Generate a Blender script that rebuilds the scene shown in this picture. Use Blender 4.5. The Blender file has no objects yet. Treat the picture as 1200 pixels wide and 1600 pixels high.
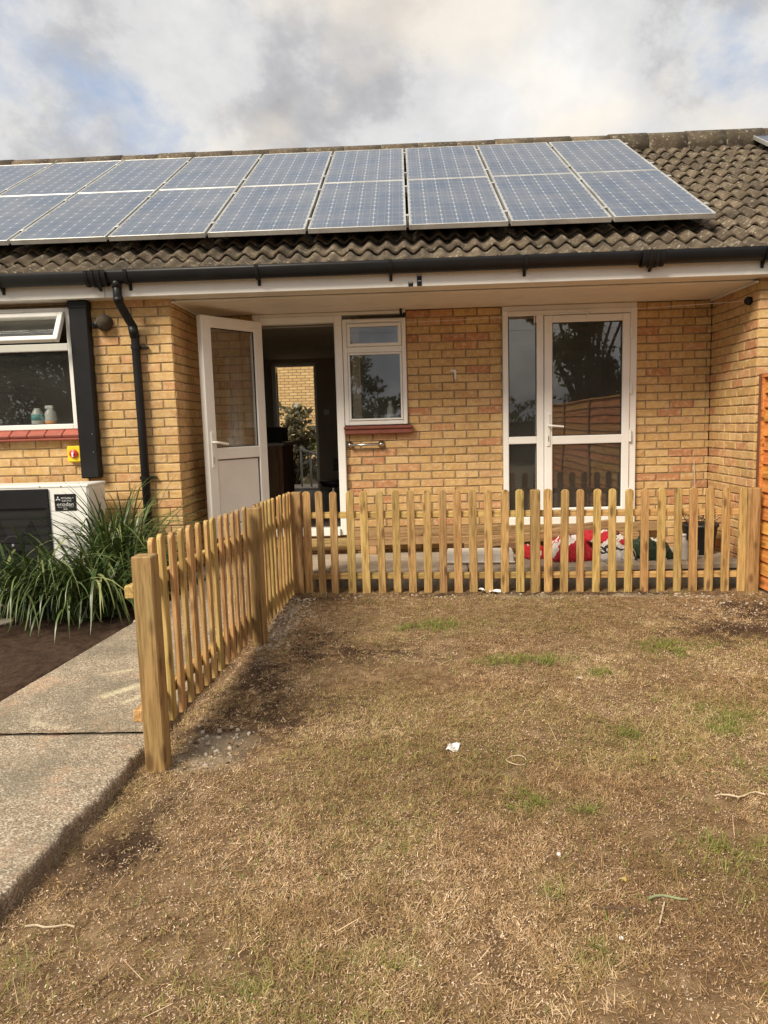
import bpy, math, random
import numpy as np
from mathutils import Vector, Matrix
random.seed(7); RNG = np.random.default_rng(7)
S = bpy.context.scene
C = S.collection
PI = math.pi
rad = math.radians

# ------------------------------------------------------------------ camera
cam = bpy.data.cameras.new('camera'); camo = bpy.data.objects.new('camera', cam); C.objects.link(camo)
CY, CP, CR = 0.0360, -0.1205, -0.0286
fw = Vector((-math.sin(CY)*math.cos(CP), math.cos(CY)*math.cos(CP), math.sin(CP)))
ri = Vector((math.cos(CY), math.sin(CY), 0)); up = ri.cross(fw)
r2 = math.cos(CR)*ri + math.sin(CR)*up; u2 = -math.sin(CR)*ri + math.cos(CR)*up
m = Matrix((r2, u2, -fw)).transposed().to_4x4(); m.translation = Vector((1.934, -6.954, 1.437))
camo.matrix_world = m
cam.sensor_fit = 'VERTICAL'; cam.sensor_height = 36; cam.sensor_width = 27
cam.lens = 1124.8/1600*36; cam.clip_start = 0.05; cam.clip_end = 2000
S.camera = camo
S.render.resolution_x = 768; S.render.resolution_y = 1024

# ------------------------------------------------------------------ sun and sky
SUN_EL, SUN_AZ = 42.0, math.degrees(math.atan2(-0.62, -0.78))
sd = Vector((math.sin(rad(SUN_AZ))*math.cos(rad(SUN_EL)), math.cos(rad(SUN_AZ))*math.cos(rad(SUN_EL)), math.sin(rad(SUN_EL))))
sun = bpy.data.lights.new('sun', 'SUN'); sun.energy = 2.5; sun.angle = rad(22); sun.color = (1.0, 0.89, 0.72)
suno = bpy.data.objects.new('sun', sun); C.objects.link(suno)
suno.rotation_euler = (-sd).to_track_quat('-Z', 'Y').to_euler(); suno.location = sd*40
S.view_settings.view_transform = 'Standard'; S.view_settings.look = 'None'
S.view_settings.exposure = 0.95; S.view_settings.gamma = 1.0
S.view_settings.use_curve_mapping = False

class NT:
    def __init__(s, tree): s.t = tree
    def n(s, typ, **kw):
        nd = s.t.nodes.new(typ)
        for k, v in kw.items():
            if k.startswith('i_'):
                nd.inputs[k[2:].replace('_', ' ')].default_value = v
            else: setattr(nd, k, v)
        return nd
    def l(s, a, b): s.t.links.new(a, b)
    def math(s, op, a, b=None, c=None, clamp=False):
        nd = s.t.nodes.new('ShaderNodeMath'); nd.operation = op; nd.use_clamp = clamp
        for i, v in enumerate((a, b, c)):
            if v is None: continue
            if hasattr(v, 'is_linked'): s.l(v, nd.inputs[i])
            else: nd.inputs[i].default_value = v
        return nd.outputs[0]
    def ramp(s, fac, stops, interp='LINEAR'):
        nd = s.t.nodes.new('ShaderNodeValToRGB'); nd.color_ramp.interpolation = interp
        el = nd.color_ramp.elements
        while len(el) < len(stops): el.new(0.5)
        for e, (p, c) in zip(el, stops):
            e.position = p; e.color = (c, c, c, 1) if isinstance(c, (int, float)) else (*c[:3], 1)
        if fac is not None: s.l(fac, nd.inputs[0])
        return nd.outputs[0]
    def mix(s, fac, a, b, mode='MIX'):
        nd = s.t.nodes.new('ShaderNodeMix'); nd.data_type = 'RGBA'; nd.blend_type = mode
        for i, v in ((0, fac), (6, a), (7, b)):
            if hasattr(v, 'is_linked'): s.l(v, nd.inputs[i])
            else: nd.inputs[i].default_value = v if i == 0 else (*v[:3], 1)
        return nd.outputs[2]
    def noise(s, vec, scale, detail=4, rough=0.55, dist=0.0):
        nd = s.t.nodes.new('ShaderNodeTexNoise')
        nd.inputs['Scale'].default_value = scale; nd.inputs['Detail'].default_value = detail
        nd.inputs['Roughness'].default_value = rough; nd.inputs['Distortion'].default_value = dist
        if vec is not None: s.l(vec, nd.inputs['Vector'])
        return nd.outputs['Fac']
    def vor(s, vec, scale, feature='F1', out='Distance'):
        nd = s.t.nodes.new('ShaderNodeTexVoronoi'); nd.feature = feature
        nd.inputs['Scale'].default_value = scale
        if vec is not None: s.l(vec, nd.inputs['Vector'])
        return nd.outputs[out]
    def mapv(s, vec, scale=(1, 1, 1), loc=(0, 0, 0), rot=(0, 0, 0)):
        nd = s.t.nodes.new('ShaderNodeMapping'); nd.inputs['Scale'].default_value = scale
        nd.inputs['Location'].default_value = loc; nd.inputs['Rotation'].default_value = rot
        s.l(vec, nd.inputs['Vector']); return nd.outputs[0]
    def bump(s, h, strength=0.3, dist=0.01):
        nd = s.t.nodes.new('ShaderNodeBump'); nd.inputs['Strength'].default_value = strength
        nd.inputs['Distance'].default_value = dist; s.l(h, nd.inputs['Height']); return nd.outputs[0]

W = bpy.data.worlds.new('World'); S.world = W; W.use_nodes = True
w = NT(W.node_tree); W.node_tree.nodes.clear()
sky = w.n('ShaderNodeTexSky', sky_type='NISHITA', sun_disc=False, sun_elevation=rad(SUN_EL), sun_rotation=rad(SUN_AZ))
sky.air_density = 1.0; sky.dust_density = 1.2; sky.ozone_density = 1.2
tc = w.n('ShaderNodeTexCoord')
sep = w.n('ShaderNodeSeparateXYZ'); w.l(tc.outputs['Generated'], sep.inputs[0])
den = w.math('ADD', w.math('MAXIMUM', sep.outputs[2], 0.0), 0.75)
cmb = w.n('ShaderNodeCombineXYZ')
w.l(w.math('DIVIDE', sep.outputs[0], den), cmb.inputs[0]); w.l(w.math('DIVIDE', sep.outputs[1], den), cmb.inputs[1])
CLOUD = w.mapv(cmb.outputs[0], loc=(7.1, 5.3, 0.0))
n1 = w.noise(CLOUD, 3.2, 10, 0.60, 0.2)
n2 = w.noise(w.mapv(CLOUD, loc=(5.2, 1.3, 2.0)), 3.4, 10, 0.61, 0.15)
n3 = w.noise(w.mapv(CLOUD, loc=(1.2, 7.3, 4.0)), 4.6, 3, 0.5, 0.0)
cover = w.ramp(n1, [(0.29, 0.0), (0.40, 1.0)])
shade = w.ramp(n2, [(0.35, (0.34, 0.34, 0.355)), (0.43, (0.44, 0.44, 0.45)), (0.48, (0.57, 0.57, 0.57)), (0.57, (0.66, 0.655, 0.645)), (0.68, (0.78, 0.765, 0.74))])
warm = w.ramp(n3, [(0.55, 0.0), (0.66, 1.0)])
cl = w.mix(w.math('MULTIPLY', warm, 0.5), shade, (0.86, 0.76, 0.62))
skyc = w.mix(1.0, sky.outputs[0], (0.105, 0.105, 0.105), 'MULTIPLY')
skyb = w.mix(0.6, skyc, (0.46, 0.53, 0.67))
col = w.mix(cover, skyb, cl)
bg = w.n('ShaderNodeBackground', i_Strength=0.66); w.l(col, bg.inputs[0])
wo = w.n('ShaderNodeOutputWorld'); w.l(bg.outputs[0], wo.inputs[0])

# ------------------------------------------------------------------ materials
MAT = {}
def newmat(name):
    mm = bpy.data.materials.new(name); mm.use_nodes = True; mm.node_tree.nodes.clear()
    t = NT(mm.node_tree); o = t.n('ShaderNodeOutputMaterial'); b = t.n('ShaderNodeBsdfPrincipled')
    t.l(b.outputs[0], o.inputs[0]); MAT[name] = mm
    t.b = b; t.o = o
    t.pos = t.n('ShaderNodeNewGeometry').outputs['Position']
    t.rnd = t.n('ShaderNodeObjectInfo').outputs['Random']
    return t
def setc(t, c):
    if hasattr(c, 'is_linked'): t.l(c, t.b.inputs['Base Color'])
    else: t.b.inputs['Base Color'].default_value = (*c[:3], 1)
def generic(name, c0, c1, scale=8, rough=0.6, bump=0.2, bscale=60, bdist=0.004, stretch=(1, 1, 1), var=0.12, metal=0.0, spec=0.5, dirt=0.0):
    t = newmat(name); v = t.mapv(t.pos, stretch)
    f = t.noise(v, scale, 5, 0.6)
    c = t.ramp(f, [(0.3, c0), (0.7, c1)])
    if dirt:
        d = t.ramp(t.noise(t.pos, 3.1, 6, 0.65), [(0.45, 0.0), (0.75, dirt)])
        c = t.mix(d, c, (0.16, 0.13, 0.09))
    h = t.n('ShaderNodeHueSaturation'); t.l(c, h.inputs['Color'])
    t.l(t.math('MULTIPLY_ADD', t.rnd, 2*var, 1-var), h.inputs['Value'])
    setc(t, h.outputs[0])
    t.b.inputs['Roughness'].default_value = rough; t.b.inputs['Metallic'].default_value = metal
    t.b.inputs['Specular IOR Level'].default_value = spec
    if bump: t.l(t.bump(t.noise(v, bscale, 4, 0.6), bump, bdist), t.b.inputs['Normal'])
    return t

def wood(name, c0, c1, stretch, knot=True, var=0.2):
    t = newmat(name)
    off = t.n('ShaderNodeCombineXYZ')
    for i, k in enumerate((37.0, 19.0, 53.0)): t.l(t.math('MULTIPLY', t.rnd, k), off.inputs[i])
    va = t.n('ShaderNodeVectorMath', operation='ADD'); t.l(t.pos, va.inputs[0]); t.l(off.outputs[0], va.inputs[1])
    v = t.mapv(va.outputs[0], stretch)
    g1 = t.noise(v, 1.0, 5, 0.6, 1.2); g2 = t.noise(t.mapv(v, (5, 5, 5)), 1.0, 3, 0.6)
    g = t.math('MULTIPLY_ADD', g2, 0.35, t.math('MULTIPLY', g1, 0.65))
    c = t.ramp(g, [(0.37, tuple(x*0.62 for x in c0)), (0.46, c0), (0.58, c1)])
    tint = t.ramp(t.noise(va.outputs[0], 3.0, 3), [(0.35, (0.93, 0.95, 0.88)), (0.65, (1.03, 0.98, 0.93))])
    c = t.mix(1.0, c, tint, 'MULTIPLY')
    if knot:
        kv = t.mapv(va.outputs[0], tuple(max(3.0, min(9.0, s*0.25)) for s in stretch))
        k = t.vor(kv, 1.5)
        kk = t.ramp(k, [(0.12, 1.0), (0.27, 0.0)])
        c = t.mix(t.math('MULTIPLY', kk, 0.75), c, (0.10, 0.05, 0.015))
    h = t.n('ShaderNodeHueSaturation'); t.l(c, h.inputs['Color'])
    t.l(t.math('MULTIPLY_ADD', t.rnd, 2*var, 1-var), h.inputs['Value'])
    t.l(t.math('MULTIPLY_ADD', t.math('FRACT', t.math('MULTIPLY', t.rnd, 7.3)), 0.03, 0.485), h.inputs['Hue'])
    setc(t, h.outputs[0]); t.b.inputs['Roughness'].default_value = 0.72
    t.l(t.bump(g, 0.35, 0.003), t.b.inputs['Normal'])
    return t
WA, WB = (0.355, 0.225, 0.078), (0.53, 0.37, 0.155)
wood('wood_upright', WA, WB, (38, 38, 2.2))
wood('wood_along_x', WA, WB, (2.2, 38, 38))
wood('wood_along_y', WA, WB, (38, 2.2, 38))
wood('wood_post', (0.27, 0.175, 0.062), (0.40, 0.28, 0.115), (30, 30, 1.8), var=0.08)
wood('wood_sleeper', (0.30, 0.19, 0.085), (0.43, 0.29, 0.145), (2.5, 34, 34))
wood('orange_board', (0.56, 0.215, 0.045), (0.74, 0.34, 0.09), (30, 2.0, 30), var=0.1)
wood('red_brown_post', (0.20, 0.06, 0.025), (0.30, 0.11, 0.05), (30, 30, 2), knot=False)
wood('cabinet_wood', (0.16, 0.085, 0.045), (0.23, 0.13, 0.07), (20, 20, 2), knot=False)

# bricks: each brick takes its own colour
def brickmat(name):
    t = newmat(name)
    at = t.n('ShaderNodeAttribute', attribute_name='rnd')
    r = t.math('FRACT', t.math('ADD', t.rnd, at.outputs['Fac']))
    sxx = t.n('ShaderNodeSeparateXYZ'); t.l(t.pos, sxx.inputs[0])
    r = t.math('MULTIPLY', r, t.math('MULTIPLY_ADD', t.math('GREATER_THAN', sxx.outputs[0], .1), .16, .84))
    c = t.ramp(r, [(0.0, (0.62, 0.43, 0.175)), (0.16, (0.52, 0.345, 0.13)), (0.30, (0.66, 0.48, 0.225)), (0.44, (0.56, 0.375, 0.15)), (0.58, (0.61, 0.415, 0.18)),
                   (0.68, (0.47, 0.305, 0.12)), (0.76, (0.62, 0.385, 0.19)), (0.85, (0.56, 0.305, 0.14)), (0.93, (0.49, 0.235, 0.11)), (1.0, (0.40, 0.18, 0.09))])
    off = t.n('ShaderNodeCombineXYZ'); t.l(t.math('MULTIPLY', r, 31.0), off.inputs[0]); t.l(t.math('MULTIPLY', r, 17.0), off.inputs[2])
    va = t.n('ShaderNodeVectorMath', operation='ADD'); t.l(t.pos, va.inputs[0]); t.l(off.outputs[0], va.inputs[1])
    P = va.outputs[0]
    b1 = t.noise(P, 16, 5, 0.65, 0.6)
    c = t.mix(t.ramp(b1, [(0.46, 0.0), (0.66, 0.65)]), c, (0.46, 0.26, 0.13))
    b2 = t.noise(t.mapv(P, loc=(3, 8, 1)), 22, 5, 0.65)
    c = t.mix(t.ramp(b2, [(0.48, 0.0), (0.66, 0.65)]), c, (0.68, 0.53, 0.32))
    sp = t.noise(P, 160, 2, 0.5)
    c = t.mix(t.ramp(sp, [(0.28, 0.5), (0.42, 0.0)]), c, (0.16, 0.10, 0.055))
    c = t.mix(1.0, c, (1.03, 0.99, 0.99), 'MULTIPLY')
    big = t.noise(t.pos, 1.3, 4, 0.6)
    c = t.mix(t.ramp(big, [(0.45, 0.0), (0.8, 0.35)]), c, (0.26, 0.18, 0.09))
    setc(t, c); t.b.inputs['Roughness'].default_value = 0.9; t.b.inputs['Specular IOR Level'].default_value = 0.2
    hh = t.math('MULTIPLY_ADD', t.noise(P, 45, 5, 0.65), 0.7, t.math('MULTIPLY', sp, 0.3))
    t.l(t.bump(hh, 0.8, 0.006), t.b.inputs['Normal'])
brickmat('brick')
generic('mortar', (0.20, 0.145, 0.08), (0.35, 0.265, 0.16), 20, 0.95, 0.6, 180, 0.003, var=0, spec=0.1)
generic('white_upvc', (0.82, 0.81, 0.77), (0.85, 0.84, 0.805), 4, 0.35, 0.0, var=0.02, dirt=0.10)
generic('white_fascia', (0.82, 0.80, 0.75), (0.85, 0.835, 0.79), 3, 0.4, 0.05, 30, var=0.02, dirt=0.10)
generic('soffit_white', (0.78, 0.74, 0.67), (0.82, 0.78, 0.71), 3, 0.45, 0.0, var=0.015, dirt=0.15)
generic('white_metal', (0.80, 0.80, 0.775), (0.83, 0.83, 0.80), 3, 0.4, 0.04, 80, var=0.0, dirt=0.12)
generic('black_plastic', (0.009, 0.009, 0.010), (0.015, 0.015, 0.016), 5, 0.42, 0.05, 60, var=0.08, spec=0.25)
generic('dark_panel', (0.011, 0.011, 0.012), (0.016, 0.016, 0.017), 5, 0.5, 0.1, 120, var=0.0, spec=0.2)
generic('black_void', (0.004, 0.004, 0.004), (0.006, 0.006, 0.006), 5, 0.8, 0.0, var=0.0)
generic('rubber_seal', (0.02, 0.02, 0.02), (0.03, 0.03, 0.03), 5, 0.6, 0.0, var=0.0)
generic('chrome', (0.5, 0.5, 0.48), (0.6, 0.6, 0.58), 10, 0.28, 0.0, var=0.0, metal=1.0)
generic('aluminium', (0.50, 0.50, 0.48), (0.62, 0.62, 0.60), 6, 0.45, 0.1, 50, var=0.05, metal=0.55, dirt=0.55)
generic('red_tile', (0.30, 0.075, 0.05), (0.40, 0.11, 0.075), 10, 0.6, 0.25, 90, var=0.12)
generic('dark_red_sill', (0.16, 0.045, 0.03), (0.24, 0.07, 0.045), 14, 0.55, 0.25, 60, var=0.05)
generic('yellow_plastic', (0.75, 0.55, 0.02), (0.80, 0.60, 0.03), 5, 0.4, 0.0, var=0)
generic('red_plastic', (0.55, 0.015, 0.015), (0.62, 0.025, 0.02), 5, 0.35, 0.0, var=0)
generic('interior_wall', (0.46, 0.39, 0.30), (0.52, 0.45, 0.35), 2, 0.85, 0.0, var=0.02)
generic('interior_floor', (0.10, 0.09, 0.08), (0.15, 0.135, 0.12), 6, 0.5, 0.0, var=0.0)
generic('worktop', (0.25, 0.235, 0.21), (0.33, 0.31, 0.28), 60, 0.4, 0.0, var=0)
generic('metal_grey', (0.30, 0.32, 0.33), (0.38, 0.40, 0.41), 10, 0.45, 0.1, 40, var=0, metal=0.3)
generic('paving', (0.33, 0.275, 0.21), (0.45, 0.385, 0.30), 7, 0.85, 0.4, 120, 0.004, var=0.10, dirt=0.45)
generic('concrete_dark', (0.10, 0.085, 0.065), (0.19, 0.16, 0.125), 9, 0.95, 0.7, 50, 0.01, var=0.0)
generic('sandy_stone', (0.40, 0.33, 0.25), (0.62, 0.56, 0.47), 30, 0.9, 0.3, 90, var=0.25)
generic('soil_clod', (0.07, 0.042, 0.025), (0.15, 0.10, 0.062), 30, 0.98, 0.5, 90, var=0.3, spec=0.1)
generic('paper_white', (0.72, 0.73, 0.74), (0.80, 0.80, 0.80), 8, 0.7, 0.0, var=0.05)
generic('cream_plastic', (0.66, 0.64, 0.60), (0.74, 0.72, 0.68), 6, 0.5, 0.1, 40, var=0.02, dirt=0.2)
generic('twine', (0.50, 0.40, 0.27), (0.60, 0.50, 0.36), 20, 0.9, 0.0, var=0.1)
generic('green_stick', (0.22, 0.27, 0.13), (0.30, 0.34, 0.19), 30, 0.7, 0.0, var=0.1)
generic('brown_stick', (0.075, 0.045, 0.028), (0.13, 0.08, 0.05), 30, 0.9, 0.3, var=0.1)
generic('yellow_leaf', (0.38, 0.30, 0.07), (0.46, 0.37, 0.10), 20, 0.7, 0.0, var=0.1)
generic('bark', (0.045, 0.033, 0.022), (0.09, 0.068, 0.048), 12, 0.95, 0.6, 20, 0.02, var=0.1)
generic('black_pot', (0.012, 0.012, 0.013), (0.02, 0.02, 0.021), 8, 0.5, 0.05, 60, var=0)
generic('letter_grey', (0.62, 0.62, 0.62), (0.66, 0.66, 0.66), 5, 0.5, 0.0, var=0)
generic('orange_label', (0.70, 0.22, 0.02), (0.75, 0.26, 0.03), 5, 0.5, 0.0, var=0)
generic('teal_label', (0.05, 0.25, 0.24), (0.07, 0.32, 0.30), 5, 0.5, 0.0, var=0)
generic('garden_ground', (0.10, 0.075, 0.04), (0.17, 0.13, 0.07), 1.5, 0.95, 0.5, 30, 0.02, var=0)

# foliage with per-leaf colour
def leafmat(name, c0, c1, c2, rough=0.5, trans=0.15):
    t = newmat(name); at = t.n('ShaderNodeAttribute', attribute_name='rnd')
    c = t.ramp(at.outputs['Fac'], [(0.0, c0), (0.55, c1), (1.0, c2)])
    setc(t, c); t.b.inputs['Roughness'].default_value = rough
    tr = t.n('ShaderNodeBsdfTranslucent'); t.l(c, tr.inputs[0])
    mx = t.n('ShaderNodeMixShader', i_Fac=trans); t.l(t.b.outputs[0], mx.inputs[1]); t.l(tr.outputs[0], mx.inputs[2])
    t.l(mx.outputs[0], t.o.inputs[0])
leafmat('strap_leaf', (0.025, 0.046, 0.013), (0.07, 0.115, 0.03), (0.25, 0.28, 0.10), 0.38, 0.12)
leafmat('tree_leaf', (0.09, 0.10, 0.055), (0.14, 0.155, 0.085), (0.21, 0.23, 0.135), 0.6, 0.5)
leafmat('shrub_leaf', (0.05, 0.045, 0.02), (0.10, 0.09, 0.04), (0.24, 0.17, 0.11), 0.35)
leafmat('hedge_leaf', (0.05, 0.085, 0.016), (0.09, 0.14, 0.03), (0.16, 0.22, 0.05))
leafmat('green_grass', (0.10, 0.125, 0.02), (0.20, 0.235, 0.04), (0.36, 0.36, 0.09), 0.6, 0.2)
leafmat('dry_grass', (0.15, 0.080, 0.036), (0.50, 0.315, 0.152), (0.92, 0.73, 0.51), 0.8, 0.1)
t = NT(MAT['dry_grass'].node_tree); nd = [q for q in MAT['dry_grass'].node_tree.nodes if q.type == 'VALTORGB'][0]
gat = t.n('ShaderNodeAttribute', attribute_name='grn'); cg = t.mix(t.math('MULTIPLY', gat.outputs['Fac'], .85), nd.outputs[0], (0.31, 0.29, 0.085))
for l_ in list(nd.outputs[0].links):
    if l_.to_node.type != 'MIX': t.l(cg, l_.to_socket)

leafmat('pale_fleck', (0.36, 0.23, 0.14), (0.56, 0.40, 0.27), (0.80, 0.66, 0.50), 0.8, 0.1)
# glass: thin double glazing, a real reflection plus painted-in haze
t = newmat('window_glass'); t.t.nodes.remove(t.b)
tr = t.n('ShaderNodeBsdfTransparent'); tr.inputs[0].default_value = (0.90, 0.92, 0.91, 1)
gl = t.n('ShaderNodeBsdfGlossy', i_Roughness=0.004); gl.inputs[0].default_value = (0.96, 0.97, 0.98, 1)
wv = t.noise(t.pos, 1.1, 2, 0.5); t.l(t.bump(wv, 0.05, 0.05), gl.inputs['Normal'])
lw = t.n('ShaderNodeLayerWeight', i_Blend=0.5)
fr = t.math('MULTIPLY_ADD', t.math('POWER', lw.outputs['Facing'], 5.0), 0.90, 0.085, clamp=True)
mx = t.n('ShaderNodeMixShader'); t.l(fr, mx.inputs[0]); t.l(tr.outputs[0], mx.inputs[1]); t.l(gl.outputs[0], mx.inputs[2])
df = t.n('ShaderNodeBsdfDiffuse'); df.inputs[0].default_value = (0.55, 0.53, 0.48, 1)  # pale diffuse veil mixed in as haze, lifts the dark reflections
mx2 = t.n('ShaderNodeMixShader'); t.l(t.math('MULTIPLY', t.noise(t.pos, 2.5, 5, .6), 0.065), mx2.inputs[0]); t.l(mx.outputs[0], mx2.inputs[1]); t.l(df.outputs[0], mx2.inputs[2])
t.l(mx2.outputs[0], t.o.inputs[0])
t = newmat('bottle_plastic'); setc(t, (0.78, 0.78, 0.76)); t.b.inputs['Roughness'].default_value = 0.3
t.b.inputs['Transmission Weight'].default_value = 0.35

# solar cells (printed under glass): 6 x 12 cells in object space of the panel (0..0.808, 0..1.58)
t = newmat('solar_cells')
ob = t.n('ShaderNodeTexCoord').outputs['Object']
sp = t.n('ShaderNodeSeparateXYZ'); t.l(ob, sp.inputs[0])
cw, ch = 0.1285, 0.1285
cu = t.math('FRACT', t.math('DIVIDE', t.math('SUBTRACT', sp.outputs[0], 0.0185), cw))
cv = t.math('FRACT', t.math('DIVIDE', t.math('SUBTRACT', sp.outputs[1], 0.019), ch))
du = t.math('SUBTRACT', 0.5, t.math('ABSOLUTE', t.math('SUBTRACT', cu, 0.5)))
dv = t.math('SUBTRACT', 0.5, t.math('ABSOLUTE', t.math('SUBTRACT', cv, 0.5)))
gapu = t.math('LESS_THAN', du, 0.028); gapv = t.math('LESS_THAN', dv, 0.016)
dia = t.math('LESS_THAN', t.math('ADD', du, t.math('MULTIPLY', dv, 0.75)), 0.115)
bus = t.math('LESS_THAN', t.math('ABSOLUTE', t.math('SUBTRACT', t.math('ABSOLUTE', t.math('SUBTRACT', cu, 0.5)), 0.25)), 0.012)
cellc = t.ramp(t.noise(t.pos, 3.0, 4), [(0.3, (0.040, 0.072, 0.135)), (0.7, (0.058, 0.092, 0.160))])
c = t.mix(t.math('MULTIPLY', bus, 0.25), cellc, (0.5, 0.53, 0.56))
c = t.mix(t.math('MULTIPLY', gapv, 0.3), c, (0.5, 0.53, 0.57))
c = t.mix(t.math('MULTIPLY', gapu, 0.32), c, (0.52, 0.56, 0.60))
c = t.mix(t.math('MULTIPLY', dia, 0.34), c, (0.74, 0.77, 0.80))
dirt = t.ramp(t.noise(t.mapv(t.pos, (1, 1, 1)), 2.4, 7, 0.7), [(0.3, 0.03), (0.75, 0.30)])
c = t.mix(dirt, c, (0.36, 0.33, 0.28))
setc(t, c)
t.b.inputs['Roughness'].default_value = 0.22; t.b.inputs['IOR'].default_value = 1.22
t.l(t.math('MULTIPLY_ADD', t.noise(t.pos, 5, 5, 0.6), 0.2, 0.16), t.b.inputs['Roughness'])

# roof tile
t = newmat('roof_tile')
c = t.ramp(t.noise(t.pos, 5, 6, 0.65), [(0.3, (0.048, 0.034, 0.022)), (0.5, (0.098, 0.072, 0.047)), (0.72, (0.17, 0.132, 0.09))])
li = t.ramp(t.noise(t.pos, 27, 5, 0.7), [(0.57, 0.0), (0.63, 0.8)])
c = t.mix(li, c, (0.36, 0.33, 0.26))
mo = t.ramp(t.noise(t.pos, 9, 5, 0.6), [(0.56, 0.0), (0.7, 0.7)])
c = t.mix(mo, c, (0.085, 0.078, 0.03))
h = t.n('ShaderNodeHueSaturation'); t.l(c, h.inputs['Color']); t.l(t.math('MULTIPLY_ADD', t.rnd, 0.5, 0.75), h.inputs['Value'])
setc(t, h.outputs[0]); t.b.inputs['Roughness'].default_value = 0.92
t.l(t.bump(t.noise(t.pos, 60, 5, 0.7), 0.7, 0.006), t.b.inputs['Normal'])

# lawn ground sheet: attributes soil / sand mark bare spots
t = newmat('lawn_ground')
so = t.n('ShaderNodeAttribute', attribute_name='soil').outputs['Fac']; sa = t.n('ShaderNodeAttribute', attribute_name='sand').outputs['Fac']
c = t.ramp(t.noise(t.pos, 9, 7, 0.75), [(0.3, (0.11, 0.066, 0.034)), (0.5, (0.235, 0.155, 0.084)), (0.72, (0.42, 0.30, 0.18))])
c = t.mix(so, c, t.ramp(t.noise(t.pos, 35, 5, 0.7), [(0.35, (0.038, 0.022, 0.013)), (0.7, (0.125, 0.08, 0.05))]))
c = t.mix(sa, c, t.ramp(t.noise(t.pos, 40, 5, 0.7), [(0.3, (0.22, 0.17, 0.115)), (0.7, (0.42, 0.345, 0.25))]))
wh = t.ramp(t.vor(t.pos, 95), [(0.10, 0.8), (0.16, 0.0)])
c = t.mix(t.math('MULTIPLY', wh, t.ramp(t.noise(t.pos, 7, 2), [(0.45, 0.0), (0.6, 1.0)])), c, (0.5, 0.44, 0.36))
setc(t, c); t.b.inputs['Roughness'].default_value = 0.97; t.b.inputs['Specular IOR Level'].default_value = 0.1
t.l(t.bump(t.noise(t.pos, 90, 5, 0.7), 0.9, 0.012), t.b.inputs['Normal'])

t = newmat('bed_soil')
c = t.ramp(t.noise(t.pos, 22, 6, 0.7), [(0.3, (0.034, 0.021, 0.014)), (0.7, (0.10, 0.064, 0.044))])
setc(t, c); t.b.inputs['Roughness'].default_value = 0.97; t.b.inputs['Specular IOR Level'].default_value = 0.1
t.l(t.bump(t.noise(t.pos, 70, 5, 0.7), 0.9, 0.012), t.b.inputs['Normal'])

# exposed aggregate concrete path
t = newmat('path_concrete')
ck = t.n('ShaderNodeAttribute', attribute_name='chalk').outputs['Fac']; ed = t.n('ShaderNodeAttribute', attribute_name='edge').outputs['Fac']
base = t.ramp(t.noise(t.pos, 2.6, 5, 0.6), [(0.3, (0.28, 0.24, 0.185)), (0.7, (0.46, 0.395, 0.305))])
sc = t.n('ShaderNodeTexVoronoi'); sc.inputs['Scale'].default_value = 160; t.l(t.pos, sc.inputs['Vector'])
s1 = t.n('ShaderNodeSeparateColor'); t.l(sc.outputs['Color'], s1.inputs[0])
peb = t.ramp(s1.outputs[0], [(0.0, (0.085, 0.06, 0.042)), (0.3, (0.20, 0.145, 0.095)), (0.6, (0.36, 0.285, 0.195)), (0.85, (0.52, 0.44, 0.33)), (1.0, (0.70, 0.64, 0.54))])
c = t.mix(0.66, base, peb)
pk = t.ramp(t.noise(t.pos, 3.3, 5, 0.7), [(0.54, 0.0), (0.68, 0.5)])
c = t.mix(pk, c, (0.56, 0.35, 0.22))
gd = t.ramp(t.noise(t.mapv(t.pos, loc=(4, 2, 0)), 2.2, 7, 0.75), [(0.46, 0.0), (0.62, 0.65)])
c = t.mix(gd, c, (0.17, 0.15, 0.11))
c = t.mix(t.math('MULTIPLY', ed, 0.4), c, (0.10, 0.075, 0.045))
ckn = t.math('MULTIPLY', ck, t.ramp(t.noise(t.pos, 60, 4, 0.7), [(0.35, 0.2), (0.6, 1.0)]))
c = t.mix(t.math('MULTIPLY', ckn, 0.8), c, (0.72, 0.66, 0.45))
setc(t, c); t.b.inputs['Roughness'].default_value = 0.92; t.b.inputs['Specular IOR Level'].default_value = 0.2
hh = t.math('MULTIPLY_ADD', t.noise(t.pos, 50, 5, 0.7), 0.5, t.math('MULTIPLY', t.vor(t.pos, 120), -0.8))
t.l(t.bump(hh, 0.6, 0.006), t.b.inputs['Normal'])

# far brick building: bricks too small to pick apart
t = newmat('far_brick')
cc = t.n('ShaderNodeCombineXYZ'); sx = t.n('ShaderNodeSeparateXYZ'); t.l(t.pos, sx.inputs[0])
t.l(t.math('ADD', sx.outputs[0], sx.outputs[1]), cc.inputs[0]); t.l(sx.outputs[2], cc.inputs[1])
bk = t.n('ShaderNodeTexBrick'); t.l(cc.outputs[0], bk.inputs['Vector'])
bk.inputs['Scale'].default_value = 1.0; bk.inputs['Brick Width'].default_value = 0.225; bk.inputs['Row Height'].default_value = 0.0762
bk.inputs['Mortar Size'].default_value = 0.012; bk.inputs['Bias'].default_value = 0.0
bk.inputs['Color1'].default_value = (0.62, 0.43, 0.19, 1); bk.inputs['Color2'].default_value = (0.50, 0.32, 0.14, 1); bk.inputs['Mortar'].default_value = (0.24, 0.17, 0.09, 1)
setc(t, bk.outputs[0]); t.b.inputs['Roughness'].default_value = 0.9

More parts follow.
